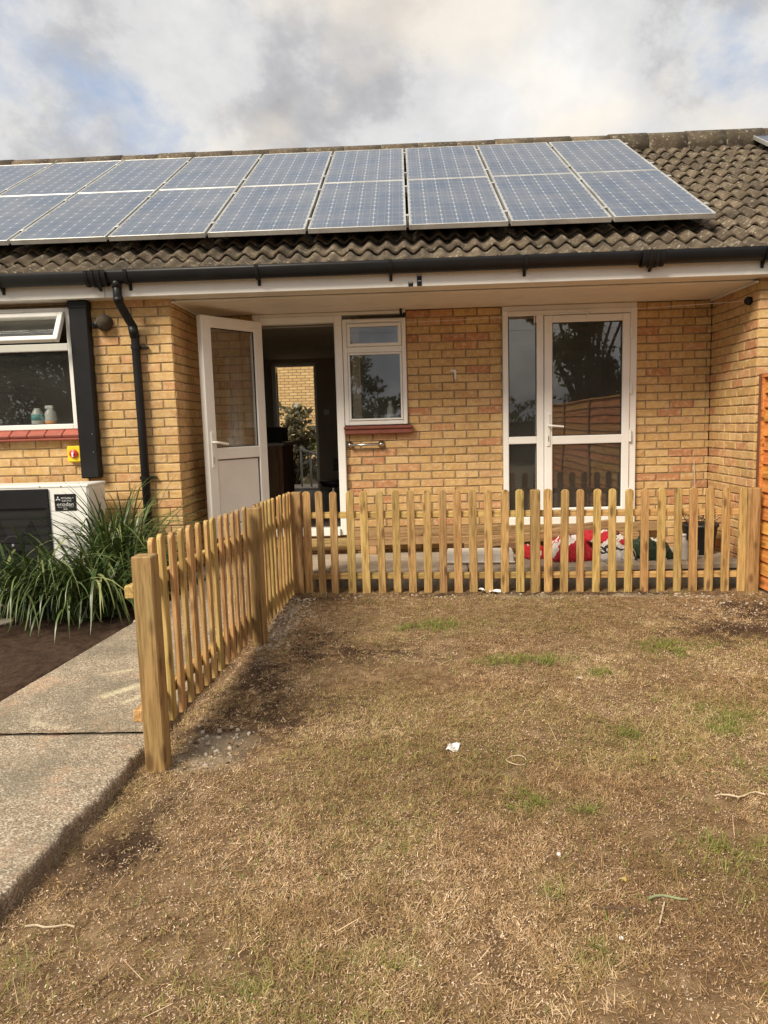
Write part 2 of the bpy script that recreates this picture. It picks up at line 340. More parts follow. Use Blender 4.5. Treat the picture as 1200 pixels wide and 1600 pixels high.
# printed plastic sacks
def sackmat(name, stops, axis=0, freq=1.0, rot=0.3):
    t = newmat(name)
    g = t.n('ShaderNodeTexCoord').outputs['Generated']
    nz = t.n('ShaderNodeTexNoise'); nz.inputs['Scale'].default_value = 3.5; nz.inputs['Detail'].default_value = 4; t.l(g, nz.inputs['Vector'])
    dv_ = t.n('ShaderNodeVectorMath', operation='MULTIPLY_ADD'); t.l(nz.outputs['Color'], dv_.inputs[0]); dv_.inputs[1].default_value = (.35, .35, .35); t.l(g, dv_.inputs[2])
    sb_ = t.n('ShaderNodeVectorMath', operation='SUBTRACT'); t.l(dv_.outputs[0], sb_.inputs[0]); sb_.inputs[1].default_value = (.175, .175, .175)
    v = t.mapv(sb_.outputs[0], (freq, freq, freq), rot=(0, 0, rot))
    s_ = t.n('ShaderNodeSeparateXYZ'); t.l(v, s_.inputs[0])
    c = t.ramp(s_.outputs[axis], stops, 'CONSTANT')
    setc(t, c); t.b.inputs['Roughness'].default_value = 0.32
    t.l(t.bump(t.noise(t.pos, 22, 6, 0.65, 1.5), 0.9, 0.03), t.b.inputs['Normal'])
RED, WHT, BLK, GRN, GRY = (0.50, 0.012, 0.025), (0.74, 0.70, 0.68), (0.02, 0.02, 0.02), (0.012, 0.035, 0.012), (0.30, 0.27, 0.22)
sackmat('sack_red_panel', [(0, RED), (0.14, WHT), (0.40, RED), (0.46, WHT), (0.50, RED), (0.72, WHT), (0.9, RED)], 1, 1.0, -0.35)
sackmat('sack_red_top', [(0, RED), (0.22, WHT), (0.30, RED), (0.52, BLK), (0.58, WHT), (0.72, RED)], 0, 1.0, 0.4)
sackmat('sack_white_grey', [(0, WHT), (0.16, BLK), (0.22, WHT), (0.36, GRY), (0.46, WHT), (0.56, BLK), (0.66, WHT), (0.76, GRY), (0.82, WHT)], 1, 1.0, 0.1)
sackmat('sack_green_white', [(0, GRN), (0.34, WHT), (0.58, GRN), (0.86, RED)], 0, 1.0, 0.35)
sackmat('sack_red_oval', [(0, RED), (0.25, WHT), (0.36, RED), (0.46, WHT), (0.52, RED)], 0, 1.0, 0.2)
# ------------------------------------------------------------------ mesh helpers
class MB:
    def __init__(s): s.v = []; s.f = []; s.mi = []
    def add(s, vs, fs, mi=0):
        o = len(s.v); s.v += [tuple(q) for q in vs]
        for f in fs: s.f.append(tuple(i+o for i in f)); s.mi.append(mi)
        return s
    def box(s, x0, x1, y0, y1, z0, z1, b=0.0, mi=0):
        lo = (min(x0, x1), min(y0, y1), min(z0, z1)); hi = (max(x0, x1), max(y0, y1), max(z0, z1))
        cen = Vector([(a+c)/2 for a, c in zip(lo, hi)])
        b = min(b, *[(h_-l_)*0.45 for l_, h_ in zip(lo, hi)])
        if b <= 0:
            vs = [(hi[0] if k & 1 else lo[0], hi[1] if k & 2 else lo[1], hi[2] if k & 4 else lo[2]) for k in range(8)]
            fs = [(0, 2, 3, 1), (4, 5, 7, 6), (0, 1, 5, 4), (2, 6, 7, 3), (0, 4, 6, 2), (1, 3, 7, 5)]
            return s.add(vs, fs, mi)
        vs = []
        for k in range(8):
            for a in range(3):
                q = []
                for ax in range(3):
                    sgn = 1 if k >> ax & 1 else -1
                    e = hi[ax] if sgn > 0 else lo[ax]
                    q.append(e if ax == a else e - sgn*b)
                vs.append(Vector(q))
        I = lambda k, a: k*3+a
        fs = []
        for a in range(3):
            o1, o2 = [x for x in range(3) if x != a]
            for sg in (0, 1):
                ks = [sg << a | p << o1 | q << o2 for p, q in ((0, 0), (1, 0), (1, 1), (0, 1))]
                fs.append([I(k, a) for k in ks])
            for p in (0, 1):
                for q in (0, 1):
                    k0 = p << o1 | q << o2; k1 = k0 | 1 << a
                    fs.append([I(k0, o1), I(k1, o1), I(k1, o2), I(k0, o2)])
        for k in range(8): fs.append([I(k, 0), I(k, 1), I(k, 2)])
        for f in fs:
            n = (vs[f[1]]-vs[f[0]]).cross(vs[f[2]]-vs[f[0]])
            if n.dot(sum((vs[i] for i in f), Vector())/len(f)-cen) < 0: f.reverse()
        return s.add(vs, fs, mi)
    def tube(s, pts, r, n=8, cap=True, mi=0):
        pts = [Vector(q) for q in pts]; rs = r if isinstance(r, (list, tuple)) else [r]*len(pts)
        vs = []; fs = []; prev = None
        for i, q in enumerate(pts):
            d = (pts[min(i+1, len(pts)-1)]-pts[max(i-1, 0)]).normalized()
            a = prev if prev is not None else (Vector((0, 0, 1)) if abs(d.z) < 0.9 else Vector((1, 0, 0)))
            a = (a-d*a.dot(d)).normalized(); prev = a; bb = d.cross(a)
            for k in range(n):
                an = 2*PI*k/n; vs.append(q+(a*math.cos(an)+bb*math.sin(an))*rs[i])
        for i in range(len(pts)-1):
            for k in range(n): fs.append((i*n+k, i*n+(k+1) % n, (i+1)*n+(k+1) % n, (i+1)*n+k))
        if cap: fs += [tuple(range(n))[::-1], tuple((len(pts)-1)*n+k for k in range(n))]
        return s.add(vs, fs, mi)
    def lathe(s, c, prof, n=20, axis='Z', mi=0):
        vs = []; fs = []
        for (r, h) in prof:
            for k in range(n):
                an = 2*PI*k/n; a, b_ = r*math.cos(an), r*math.sin(an)
                vs.append((c[0]+a, c[1]+b_, c[2]+h) if axis == 'Z' else (c[0]+a, c[1]-h, c[2]+b_))
        for i in range(len(prof)-1):
            for k in range(n): fs.append((i*n+k, i*n+(k+1) % n, (i+1)*n+(k+1) % n, (i+1)*n+k))
        fs += [tuple(range(n))[::-1], tuple((len(prof)-1)*n+k for k in range(n))]
        return s.add(vs, fs, mi)
    def prism(s, outline, y0, y1, mi=0):                      # outline in x,z extruded along y
        n = len(outline)
        vs = [(x, y0, z) for x, z in outline]+[(x, y1, z) for x, z in outline]
        fs = [tuple(range(n)), tuple(range(n, 2*n))[::-1]]+[((i+1) % n, i, n+i, n+(i+1) % n) for i in range(n)]
        return s.add(vs, fs, mi)
    def frame(s, x0, x1, z0, z1, wd, y0, y1, b=0.006):        # butt-jointed rectangular frame
        s.box(x0, x0+wd, y0, y1, z0, z1, b); s.box(x1-wd, x1, y0, y1, z0, z1, b)
        s.box(x0+wd-.001, x1-wd+.001, y0+.0015, y1-.0015, z0+.0005, z0+wd, b); s.box(x0+wd-.001, x1-wd+.001, y0+.0015, y1-.0015, z1-wd, z1-.0005, b)
        return s
    def xf(s, M): s.v = [tuple(M @ Vector(q)) for q in s.v]; return s
    def mesh(s, name, mats, smooth=False, off=(0, 0, 0)):
        me = bpy.data.meshes.new(name)
        me.from_pydata([(a-off[0], b-off[1], c-off[2]) for a, b, c in s.v], [], s.f)
        for q in (mats if isinstance(mats, (list, tuple)) else [mats]): me.materials.append(MAT[q])
        if any(s.mi): me.polygons.foreach_set('material_index', s.mi)
        if smooth: me.polygons.foreach_set('use_smooth', [True]*len(s.f))
        me.update(); return me
def worldloc(o):
    q = Vector(o.location); p = o.parent
    while p: q += Vector(p.location); p = p.parent
    return q
def link(name, me, parent=None, loc=None):
    o = bpy.data.objects.new(name, me); C.objects.link(o)
    if parent: o.parent = parent
    if loc is not None: o.location = Vector(loc)-(worldloc(parent) if parent else Vector())
    return o
def part(name, mb, mats, parent, smooth=False):               # mb in world coordinates
    o = worldloc(parent)
    ob = bpy.data.objects.new(name, mb.mesh(name, mats, smooth, o)); C.objects.link(ob); ob.parent = parent
    return ob
def tag(o, label=None, cat=None, group=None, kind=None):
    for k, v in (('label', label), ('category', cat), ('group', group), ('kind', kind)):
        if v: o[k] = v
    return o
def thing(name, loc, label, cat, group=None):
    o = bpy.data.objects.new(name, None); C.objects.link(o); o.location = loc; o.empty_display_size = 0.1
    return tag(o, label, cat, group)
def single(name, mb, mats, loc, label, cat, group=None, smooth=False):
    o = bpy.data.objects.new(name, mb.mesh(name, mats, smooth, loc)); C.objects.link(o); o.location = loc
    return tag(o, label, cat, group)
def struct(name, me): o = bpy.data.objects.new(name, me); C.objects.link(o); o['kind'] = 'structure'; return o
def rect(x0, x1, y0, y1, z): return MB().add([(x0, y0, z), (x1, y0, z), (x1, y1, z), (x0, y1, z)], [(0, 1, 2, 3)])
def np_mesh(name, verts, faces_n, mat, attrs=None, smooth=False):
    """verts (N,3) array, faces: (M,k) int array."""
    me = bpy.data.meshes.new(name); M_, k = faces_n.shape
    me.vertices.add(len(verts)); me.vertices.foreach_set('co', verts.astype(np.float32).ravel())
    me.loops.add(M_*k); me.loops.foreach_set('vertex_index', faces_n.astype(np.int32).ravel())
    me.polygons.add(M_); me.polygons.foreach_set('loop_start', np.arange(0, M_*k, k, dtype=np.int32))
    me.materials.append(MAT[mat])
    if smooth: me.polygons.foreach_set('use_smooth', np.ones(M_, bool))
    me.update(calc_edges=True)
    for an, arr in (attrs or {}).items():
        a = me.attributes.new(an, 'FLOAT', 'POINT'); a.data.foreach_set('value', arr.astype(np.float32))
    return me
def vnoise(x, y, sc, seed):
    r = np.random.default_rng(seed).random((256, 256)); x = x*sc+1000.0; y = y*sc+1000.0
    xi = np.floor(x).astype(int); yi = np.floor(y).astype(int); fx = x-xi; fy = y-yi
    fx = fx*fx*(3-2*fx); fy = fy*fy*(3-2*fy); g = lambda a, b: r[a % 256, b % 256]
    return (g(xi, yi)*(1-fx)+g(xi+1, yi)*fx)*(1-fy)+(g(xi, yi+1)*(1-fx)+g(xi+1, yi+1)*fx)*fy
def fbm(x, y, sc, seed, o=4): return sum(vnoise(x, y, sc*2**i, seed+i)*0.5**i for i in range(o))/sum(0.5**i for i in range(o))

# ------------------------------------------------------------------ ground
struct('ground', rect(-300, 300, -300, 300, -0.12).mesh('ground', 'garden_ground'))
def lawn_z(x, y):
    s_ = np.clip((y+4.05)/3.0, 0, 1)
    return 0.05*s_*(1-(np.clip(x, .5, 5)-1)/3.7*1.2)+0.045*(fbm(x, y, 1.3, 11)-0.5)*np.clip(1.2-s_, .35, 1)
SOIL = [(1.22, -3.50, .36, .30), (1.02, -3.78, .20, .20), (1.30, -2.45, .18, .35), (1.05, -3.1, .15, .5), (4.15, -2.10, .42, .34), (4.45, -1.75, .5, .38), (4.6, -2.4, .3, .4),
        (0.90, -4.62, .13, .3), (1.18, -1.25, .25, .12), (3.0, -1.12, 1.9, .07), (1.7, -2.55, .35, .2)]
SAND = [(1.03, -3.84, .13, .10), (0.95, -4.02, .17, .08), (2.35, -4.12, .2, .07), (2.9, -1.20, .45, .05), (3.6, -1.2, .4, .05), (4.2, -1.22, .35, .06), (1.0, -2.1, .1, .5)]
def mask(L, x, y, nz=0.9):
    n = (fbm(x, y, 6, 31)-0.5)*nz*2; o = np.zeros_like(x)
    for cx, cy, rx, ry in L:
        d = np.hypot((x-cx)/rx, (y-cy)/ry)+n; o = np.maximum(o, np.clip((1.35-d)/1.0, 0, 1))
    return o
def grid_mesh(name, xs, ys, zf, mat, attrs):
    X, Y = np.meshgrid(xs, ys); X = X.ravel(); Y = Y.ravel(); Z = zf(X, Y)
    nx, ny = len(xs), len(ys); i, j = np.meshgrid(np.arange(nx-1), np.arange(ny-1)); a = (j*nx+i).ravel()
    return np_mesh(name, np.stack([X, Y, Z], 1), np.stack([a, a+1, a+nx+1, a+nx], 1), mat, {k: f(X, Y) for k, f in attrs.items()}, True)
def lawn_full(x, y):
    so = mask(SOIL, x, y)
    return lawn_z(x, y)+0.014*(fbm(x, y, 22, 51)-.5)+so*0.05*(fbm(x, y, 16, 71, 3)-.5)
lm = grid_mesh('lawn', np.arange(0.60, 4.95, 0.02), np.arange(-8.4, -0.84, 0.02), lawn_full, 'lawn_ground',
               {'soil': lambda x, y: mask(SOIL, x, y), 'sand': lambda x, y: mask(SAND, x, y)*.8})
struct('lawn', lm)

def pe_r(y): return 0.742+0.058*np.clip(y+4.0, -9, .0)+0.05*np.clip((y+4)/3, 0, 1)     # right edge of the path
def pe_l(y): return np.where(y < -3.0, -0.125+0.155*(y+3.0), -0.125+0.155*(y+3.0))
# dry cut grass lying on the lawn, and green blades
GREEN = [(2.09, -2.07, .26, .12), (2.6, -2.78, .22, .07), (3.5, -2.56, .2, .14), (2.96, -3.0, .14, .05), (3.36, -3.64, .2, .16), (2.92, -3.8, .12, .07), (3.16, -3.43, .08, .06), (2.94, -4.75, .11, .12),
         (2.34, -4.38, .07, .05), (2.54, -4.45, .06, .04), (2.34, -4.89, .05, .04), (2.42, -5.17, .05, .06), (1.48, -5.29, .09, .05), (1.85, -5.19, .03, .03), (1.35, -5.3, .06, .04), (3.33, -4.15, .12, .1), (.83, -5.24, .06, .06), (3.3, -4.9, .2, .25)]
def green_field(x, y):
    big = np.zeros_like(x)
    for cx, cy, rx, ry in GREEN:
        d = np.hypot((x-cx)/(rx*2.6+.05), (y-cy)/(ry*2.6+.05)); big = np.maximum(big, np.clip(1.15-d, 0, 1))
    return np.clip(big*.9+np.clip((fbm(x, y, 1.1, 144, 3)-.42)*4.5, 0, .9), 0, 1)
def tufts(n_t, per, region, dens, Lr, Wr, mat, name, colf):
    x0, x1, y0, y1 = region
    x = RNG.uniform(x0, x1, n_t*3); y = RNG.uniform(y0, y1, n_t*3); k_ = RNG.random(n_t*3) < dens(x, y); x, y = x[k_][:n_t], y[k_][:n_t]; n_t = len(x)
    tc_ = colf(x, y, n_t); tg_ = green_field(x, y)*RNG.random(n_t)**.7; hd_ = RNG.uniform(0, 2*PI, n_t); tl_ = np.abs(RNG.normal(.18, .28, n_t)); ts_ = RNG.uniform(.6, 1.5, n_t)
    i_ = np.repeat(np.arange(n_t), per); n_ = len(i_)
    a = hd_[i_]+RNG.normal(0, 1.0, n_); L = RNG.uniform(*Lr, n_)*ts_[i_]; Wd = RNG.uniform(*Wr, n_)
    px = x[i_]+RNG.normal(0, .007, n_); py = y[i_]+RNG.normal(0, .007, n_)
    tl = np.clip(tl_[i_]+RNG.normal(0, .25, n_), .0, 1.3); z = lawn_full(px, py)+.001+RNG.random(n_)*.005
    d = np.stack([np.cos(a)*np.cos(tl), np.sin(a)*np.cos(tl), np.sin(tl)], 1); s_ = np.stack([-np.sin(a), np.cos(a), RNG.normal(0, .3, n_)], 1)*Wd[:, None]*.5
    p = np.stack([px, py, z], 1); tip = p+d*L[:, None]
    V = np.stack([p-s_, p+s_, tip+s_*.35, tip-s_*.35], 1).reshape(-1, 3)
    col = np.clip(tc_[i_]*.7+RNG.random(n_)*.42-.06, 0, 1)
    o = bpy.data.objects.new(name, np_mesh(name, V, np.arange(n_*4).reshape(n_, 4), mat, {'rnd': np.repeat(col, 4), 'grn': np.repeat(np.clip(tg_[i_]+RNG.normal(0, .08, n_), 0, 1), 4)})); C.objects.link(o); return o
def blades(n_, region, dens, Lr, Wr, tilt, mat, name, colf, zlift=0.002, over=3):
    x0, x1, y0, y1 = region
    x = RNG.uniform(x0, x1, n_*over); y = RNG.uniform(y0, y1, n_*over); keep = RNG.random(n_*over) < dens(x, y)
    x, y = x[keep][:n_], y[keep][:n_]; n_ = len(x)
    z = lawn_full(x, y)+zlift+RNG.random(n_)*0.006
    a = RNG.uniform(0, 2*PI, n_); L = RNG.uniform(*Lr, n_); Wd = RNG.uniform(*Wr, n_)
    tl = np.abs(RNG.normal(0, tilt[1], n_))+tilt[0]; tl = np.clip(tl, 0, 1.45)
    d = np.stack([np.cos(a)*np.cos(tl), np.sin(a)*np.cos(tl), np.sin(tl)], 1)
    s_ = np.stack([-np.sin(a), np.cos(a), RNG.normal(0, .35, n_)], 1)*Wd[:, None]*0.5
    p = np.stack([x, y, z], 1); tip = p+d*L[:, None]
    V = np.stack([p-s_, p+s_, tip+s_*0.45, tip-s_*0.45], 1).reshape(-1, 3)
    F = np.arange(n_*4).reshape(n_, 4)
    col = np.repeat(colf(x, y, n_), 4)
    o = bpy.data.objects.new(name, np_mesh(name, V, F, mat, {'rnd': col})); C.objects.link(o); return o
def dry_d(x, y):
    return np.clip((-y-0.1)/3.6, .32, 1)*(1-.80*mask(SOIL, x, y))*(1-.5*mask(SAND, x, y))*np.clip((fbm(x, y, 2.4, 91)-.33)*5.0, .24, 1)*(x > pe_r(y)+.012)
def dry_c(x, y, n_):
    return np.clip(RNG.beta(1.0, 1.25, n_)+(fbm(x, y, 1.0, 5, 3)-.5)*.9+(fbm(x, y, 3.0, 25, 3)-.5)*.8+(fbm(x, y, 9, 15)-.5)*.6, 0, 1)
o = blades(260000, (0.66, 4.78, -6.6, -1.08), dry_d, (.004, .015), (.0014, .0034), (.03, .5), 'dry_grass', 'dry_grass', dry_c)
tag(o, 'dry straw coloured grass clippings covering the patchy lawn', 'grass clippings', kind='stuff')
o = tufts(42000, 9, (0.66, 4.78, -6.6, -1.08), dry_d, (.010, .032), (.0010, .0024), 'dry_grass', 'dry_turf', dry_c)
tag(o, 'matted dry turf with faded olive patches', 'dry turf', kind='stuff')
def gr_d(x, y): return mask(GREEN, x, y, 1.5)**1.3*.6*np.clip((fbm(x, y, 20, 66)-.38)*5, 0, 1)+0.012*np.clip((fbm(x, y, 1.8, 44)-.42)*9, 0, 2.2)*(1-mask(SOIL, x, y))
o = blades(60000, (0.85, 4.78, -6.6, -1.1), gr_d, (.014, .048), (.0016, .0034), (.35, .35), 'green_grass', 'green_grass', lambda x, y, n_: np.clip(RNG.beta(2, 2, n_), 0, 1), over=14)
tag(o, 'sparse green grass blades growing through the dry lawn', 'grass', kind='stuff')
o = blades(95000, (0.70, 4.78, -6.6, -1.1), lambda x, y: np.clip((-y-.2)/3.4, .25, 1)*np.clip((fbm(x, y, 2.6, 301)-.3)*3.2, .12, 1)*(1-.4*mask(SOIL, x, y))*(x > pe_r(y)+.02), (.003, .009), (.0018, .0036), (.0, .5), 'pale_fleck', 'pale_chaff', lambda x, y, n_: RNG.random(n_), zlift=.004)
tag(o, 'tiny pale pinkish chaff flecks scattered through the dry lawn', 'chaff', kind='stuff')
o = blades(380, (0.82, 4.7, -7.0, -1.2), lambda x, y: (1-.6*mask(SOIL, x, y)), (.05, .12), (.0012, .0022), (.05, .2), 'dry_grass', 'long_dry_stalk', lambda x, y, n_: RNG.uniform(.55, 1, n_))
tag(o, 'thin long dry grass stalks scattered over the lawn', 'dry stalks', kind='stuff')
# pebbles and clods
def pebbles(name, pts, szr, mat, label, cat):
    P = np.array([(math.cos(a)*math.cos(e), math.sin(a)*math.cos(e), math.sin(e)) for a, e in [(k*2*PI/5, -.45) for k in range(5)]+[(k*2*PI/5+.6, .5) for k in range(5)]]+[(0, 0, 1.0)])
    Fc = []
    for k in range(5): Fc += [(k, (k+1) % 5, 5+k), ((k+1) % 5, 5+(k+1) % 5, 5+k), (5+k, 5+(k+1) % 5, 10)]
    Vs = []; Fs = []
    for i, (x, y, z) in enumerate(pts):
        s_ = RNG.uniform(*szr)*np.array([1, RNG.uniform(.6, 1), RNG.uniform(.45, .8)]); a = RNG.uniform(0, 6.28)
        q = P*s_*RNG.uniform(.75, 1.25, (11, 1)); q = np.stack([q[:, 0]*math.cos(a)-q[:, 1]*math.sin(a), q[:, 0]*math.sin(a)+q[:, 1]*math.cos(a), q[:, 2]], 1)
        Vs.append(q+np.array([x, y, z])); Fs.append(np.array(Fc)+i*11)
    o = bpy.data.objects.new(name, np_mesh(name, np.concatenate(Vs), np.concatenate(Fs), mat)); C.objects.link(o)
    tag(o, label, cat, kind='stuff')
def on_lawn(x, y): return np.stack([x, y, lawn_full(x, y)+.001], 1)
gx = np.concatenate([RNG.normal(1.02, .07, 420), RNG.normal(1.0, .10, 45), RNG.uniform(1.0, 4.7, 90), RNG.normal(4.35, .25, 60)])
gy = np.concatenate([RNG.uniform(-2.5, -1.2, 420), RNG.normal(-3.8, .14, 45), RNG.uniform(-1.3, -1.12, 90), RNG.normal(-1.5, .25, 60)])
k = (gy < -1.1) & (gx > .86) & (gx < 4.7)
pebbles('gravel', on_lawn(gx[k], gy[k]), (.006, .016), 'sandy_stone', 'loose pale gravel strewn along the foot of the picket fence', 'gravel')
gx = RNG.uniform(.85, 4.7, 520); gy = RNG.uniform(-6.6, -1.2, 520)
pebbles('small_stones', on_lawn(gx, gy), (.0025, .006), 'sandy_stone', 'tiny pale stones sprinkled over the lawn', 'small stones')
cx, cy, rr = [], [], []
while len(cx) < 1300:
    x = RNG.uniform(.82, 4.75, 4000); y = RNG.uniform(-5.4, -1.1, 4000); kk = RNG.random(4000) < mask(SOIL, x, y)
    cx += list(x[kk]); cy += list(y[kk])
pebbles('soil_clods', on_lawn(np.array(cx[:1300]), np.array(cy[:1300])), (.003, .011), 'soil_clod', 'crumbled dark soil clods on the bare patches', 'soil')

# concrete path (two slabs) and planting bed
def path_z(x, y): return 0.066+0.105*np.clip((y+3.8)/2.8, 0, 1)
CHALK = [((.158, -3.117), (.395, -3.022), .010, .8), ((.331, -3.398), (.50, -3.235), .035, 1.0), ((.46, -3.50), (.56, -3.36), .022, .9),
         ((.075, -3.60), (.10, -3.69), .012, .6), ((.10, -3.69), (.18, -3.745), .012, .6), ((.18, -3.745), (.29, -3.76), .012, .5), ((.075, -3.60), (.15, -3.53), .010, .4)]
def chalk(x, y):
    o = np.zeros_like(x); n = (fbm(x, y, 14, 3)-.5)*.03
    for (ax, ay), (bx, by), r_, s_ in CHALK:
        dx, dy = bx-ax, by-ay; tt = np.clip(((x-ax)*dx+(y-ay)*dy)/(dx*dx+dy*dy), 0, 1)
        d = np.hypot(x-ax-tt*dx, y-ay-tt*dy)+n; o = np.maximum(o, s_*np.clip((r_*1.4-d)/r_, 0, 1))
    return o
def path_slab(name, ya, yb):
    ys = np.arange(ya, yb+1e-6, 0.0125); nu = 70
    U = np.concatenate([[0, 0], np.linspace(0, 1, nu), [1, 1]])
    X = []; Y = []; Z = []; E_ = []
    for y in ys:
        l_, r_ = float(pe_l(np.array(y))), float(pe_r(np.array(y)))
        xs = l_+(r_-l_)*U
        jit = (fbm(np.array([y*1.0]), np.array([3.3]), 5, 8)-.5)[0]*.022+(fbm(np.array([y]), np.array([9.3]), 26, 18)-.5)[0]*.03
        zz = path_z(xs, np.full_like(xs, y))+.004*(fbm(xs, np.full_like(xs, y), 30, 13)-.5)
        endd = min(y-ya, yb-y); rim = 0.010*max(0, 1-endd/.02)
        zz -= rim
        xs[-3:] += jit; jit2 = random.uniform(-.004, .004)+(random.random() < .08)*random.uniform(-.012, 0); xs[-3:] += jit2; zz[-3] -= .004+abs(jit)*.12; xs[-2] += .003; zz[-2] = zz[-3]-.022; xs[-1] += .006; zz[-1] = -.06
        zz[0] = -.06; zz[1] = zz[2]-.02
        X.append(xs); Y.append(np.full_like(xs, y)); Z.append(zz); e = np.zeros_like(xs); e[-2:] = .9; e[:2] = .6
        if endd < .02: e[:] = np.maximum(e, .9)
        E_.append(e)
    X = np.concatenate(X); Y = np.concatenate(Y); Z = np.concatenate(Z); E_ = np.concatenate(E_)
    nx, ny = len(U), len(ys); i, j = np.meshgrid(np.arange(nx-1), np.arange(ny-1)); a = (j*nx+i).ravel()
    me = np_mesh(name, np.stack([X, Y, Z], 1), np.stack([a, a+1, a+nx+1, a+nx], 1), 'path_concrete', {'chalk': chalk(X, Y), 'edge': E_}, False)
    struct(name, me)
path_slab('path', -3.80, -0.96)
path_slab('path_slab', -8.2, -3.83)
struct('path_joint', MB().box(-.6, .70, -3.84, -3.79, -.05, .045).mesh('path_joint', 'concrete_dark'))
def bed_z(x, y): return 0.075+.05*(fbm(x, y, 9, 61)-.45)+.06*np.clip((-y-3.0)/2, 0, 0)+np.where(x > pe_l(y)-.04, -.03, 0)
bm_ = grid_mesh('planting_bed', np.arange(-4.0, 0.36, 0.03), np.arange(-8.2, -0.86, 0.03), bed_z, 'bed_soil', {})
struct('planting_bed', bm_)

# patio: paving slabs on a step
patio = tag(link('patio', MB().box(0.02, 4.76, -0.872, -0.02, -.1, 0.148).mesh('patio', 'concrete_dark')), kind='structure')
slabm = {}
for yr, (ya, yb) in enumerate(((-0.885, -0.42), (-0.412, -0.04))):
    x = 0.03-(.3 if yr else 0); i = 0
    while x < 4.74:
        xa, xb = max(x, .03), min(x+.592, 4.755)
        if xb-xa > .05:
            dz = random.uniform(-.003, .003)
            part('paving_slab', MB().box(xa, xb, ya, yb, .15, .20+dz, .006), 'paving', patio)
        x += .6; i += 1
# ------------------------------------------------------------------ house
house = thing('brick_bungalow', (1.6, 2.0, 0.0), 'single storey buff brick house with white plastic doors and brown tiled roof', 'house')
CH = 0.0762
WID = 4.785
NB = [0]
def brick_variants(L, n=5):
    out = []
    for k in range(n):
        h = .066; d = .05; b = .005
        j = lambda a=.0036: random.uniform(-a, a)
        f = [(-L/2+b+j(), 0+j(.0012), -h/2+b+j()), (L/2-b+j(), 0+j(.0012), -h/2+b+j()), (L/2-b+j(), 0+j(.0012), h/2-b+j()), (-L/2+b+j(), 0+j(.0012), h/2-b+j())]
        s_ = [(-L/2+j(), b, -h/2+j()), (L/2+j(), b, -h/2+j()), (L/2+j(), b, h/2+j()), (-L/2+j(), b, h/2+j())]
        e = [(x_, d, z_) for x_, _, z_ in s_]
        fs = [(0, 1, 2, 3)]+[(i, 4+i, 4+(i+1) % 4, (i+1) % 4) for i in range(4)]+[(4+i, 8+i, 8+(i+1) % 4, 4+(i+1) % 4) for i in range(4)]
        m_ = MB().add(f+s_+e, [tuple(reversed(q)) if False else q for q in fs]); out.append(m_)
    return out
BV = {}
def brick_mesh(L):
    key = round(L, 2)
    if key not in BV:
        BV[key] = [b_.mesh('brick', 'brick') for b_ in brick_variants(max(.03, L))]
    return random.choice(BV[key])
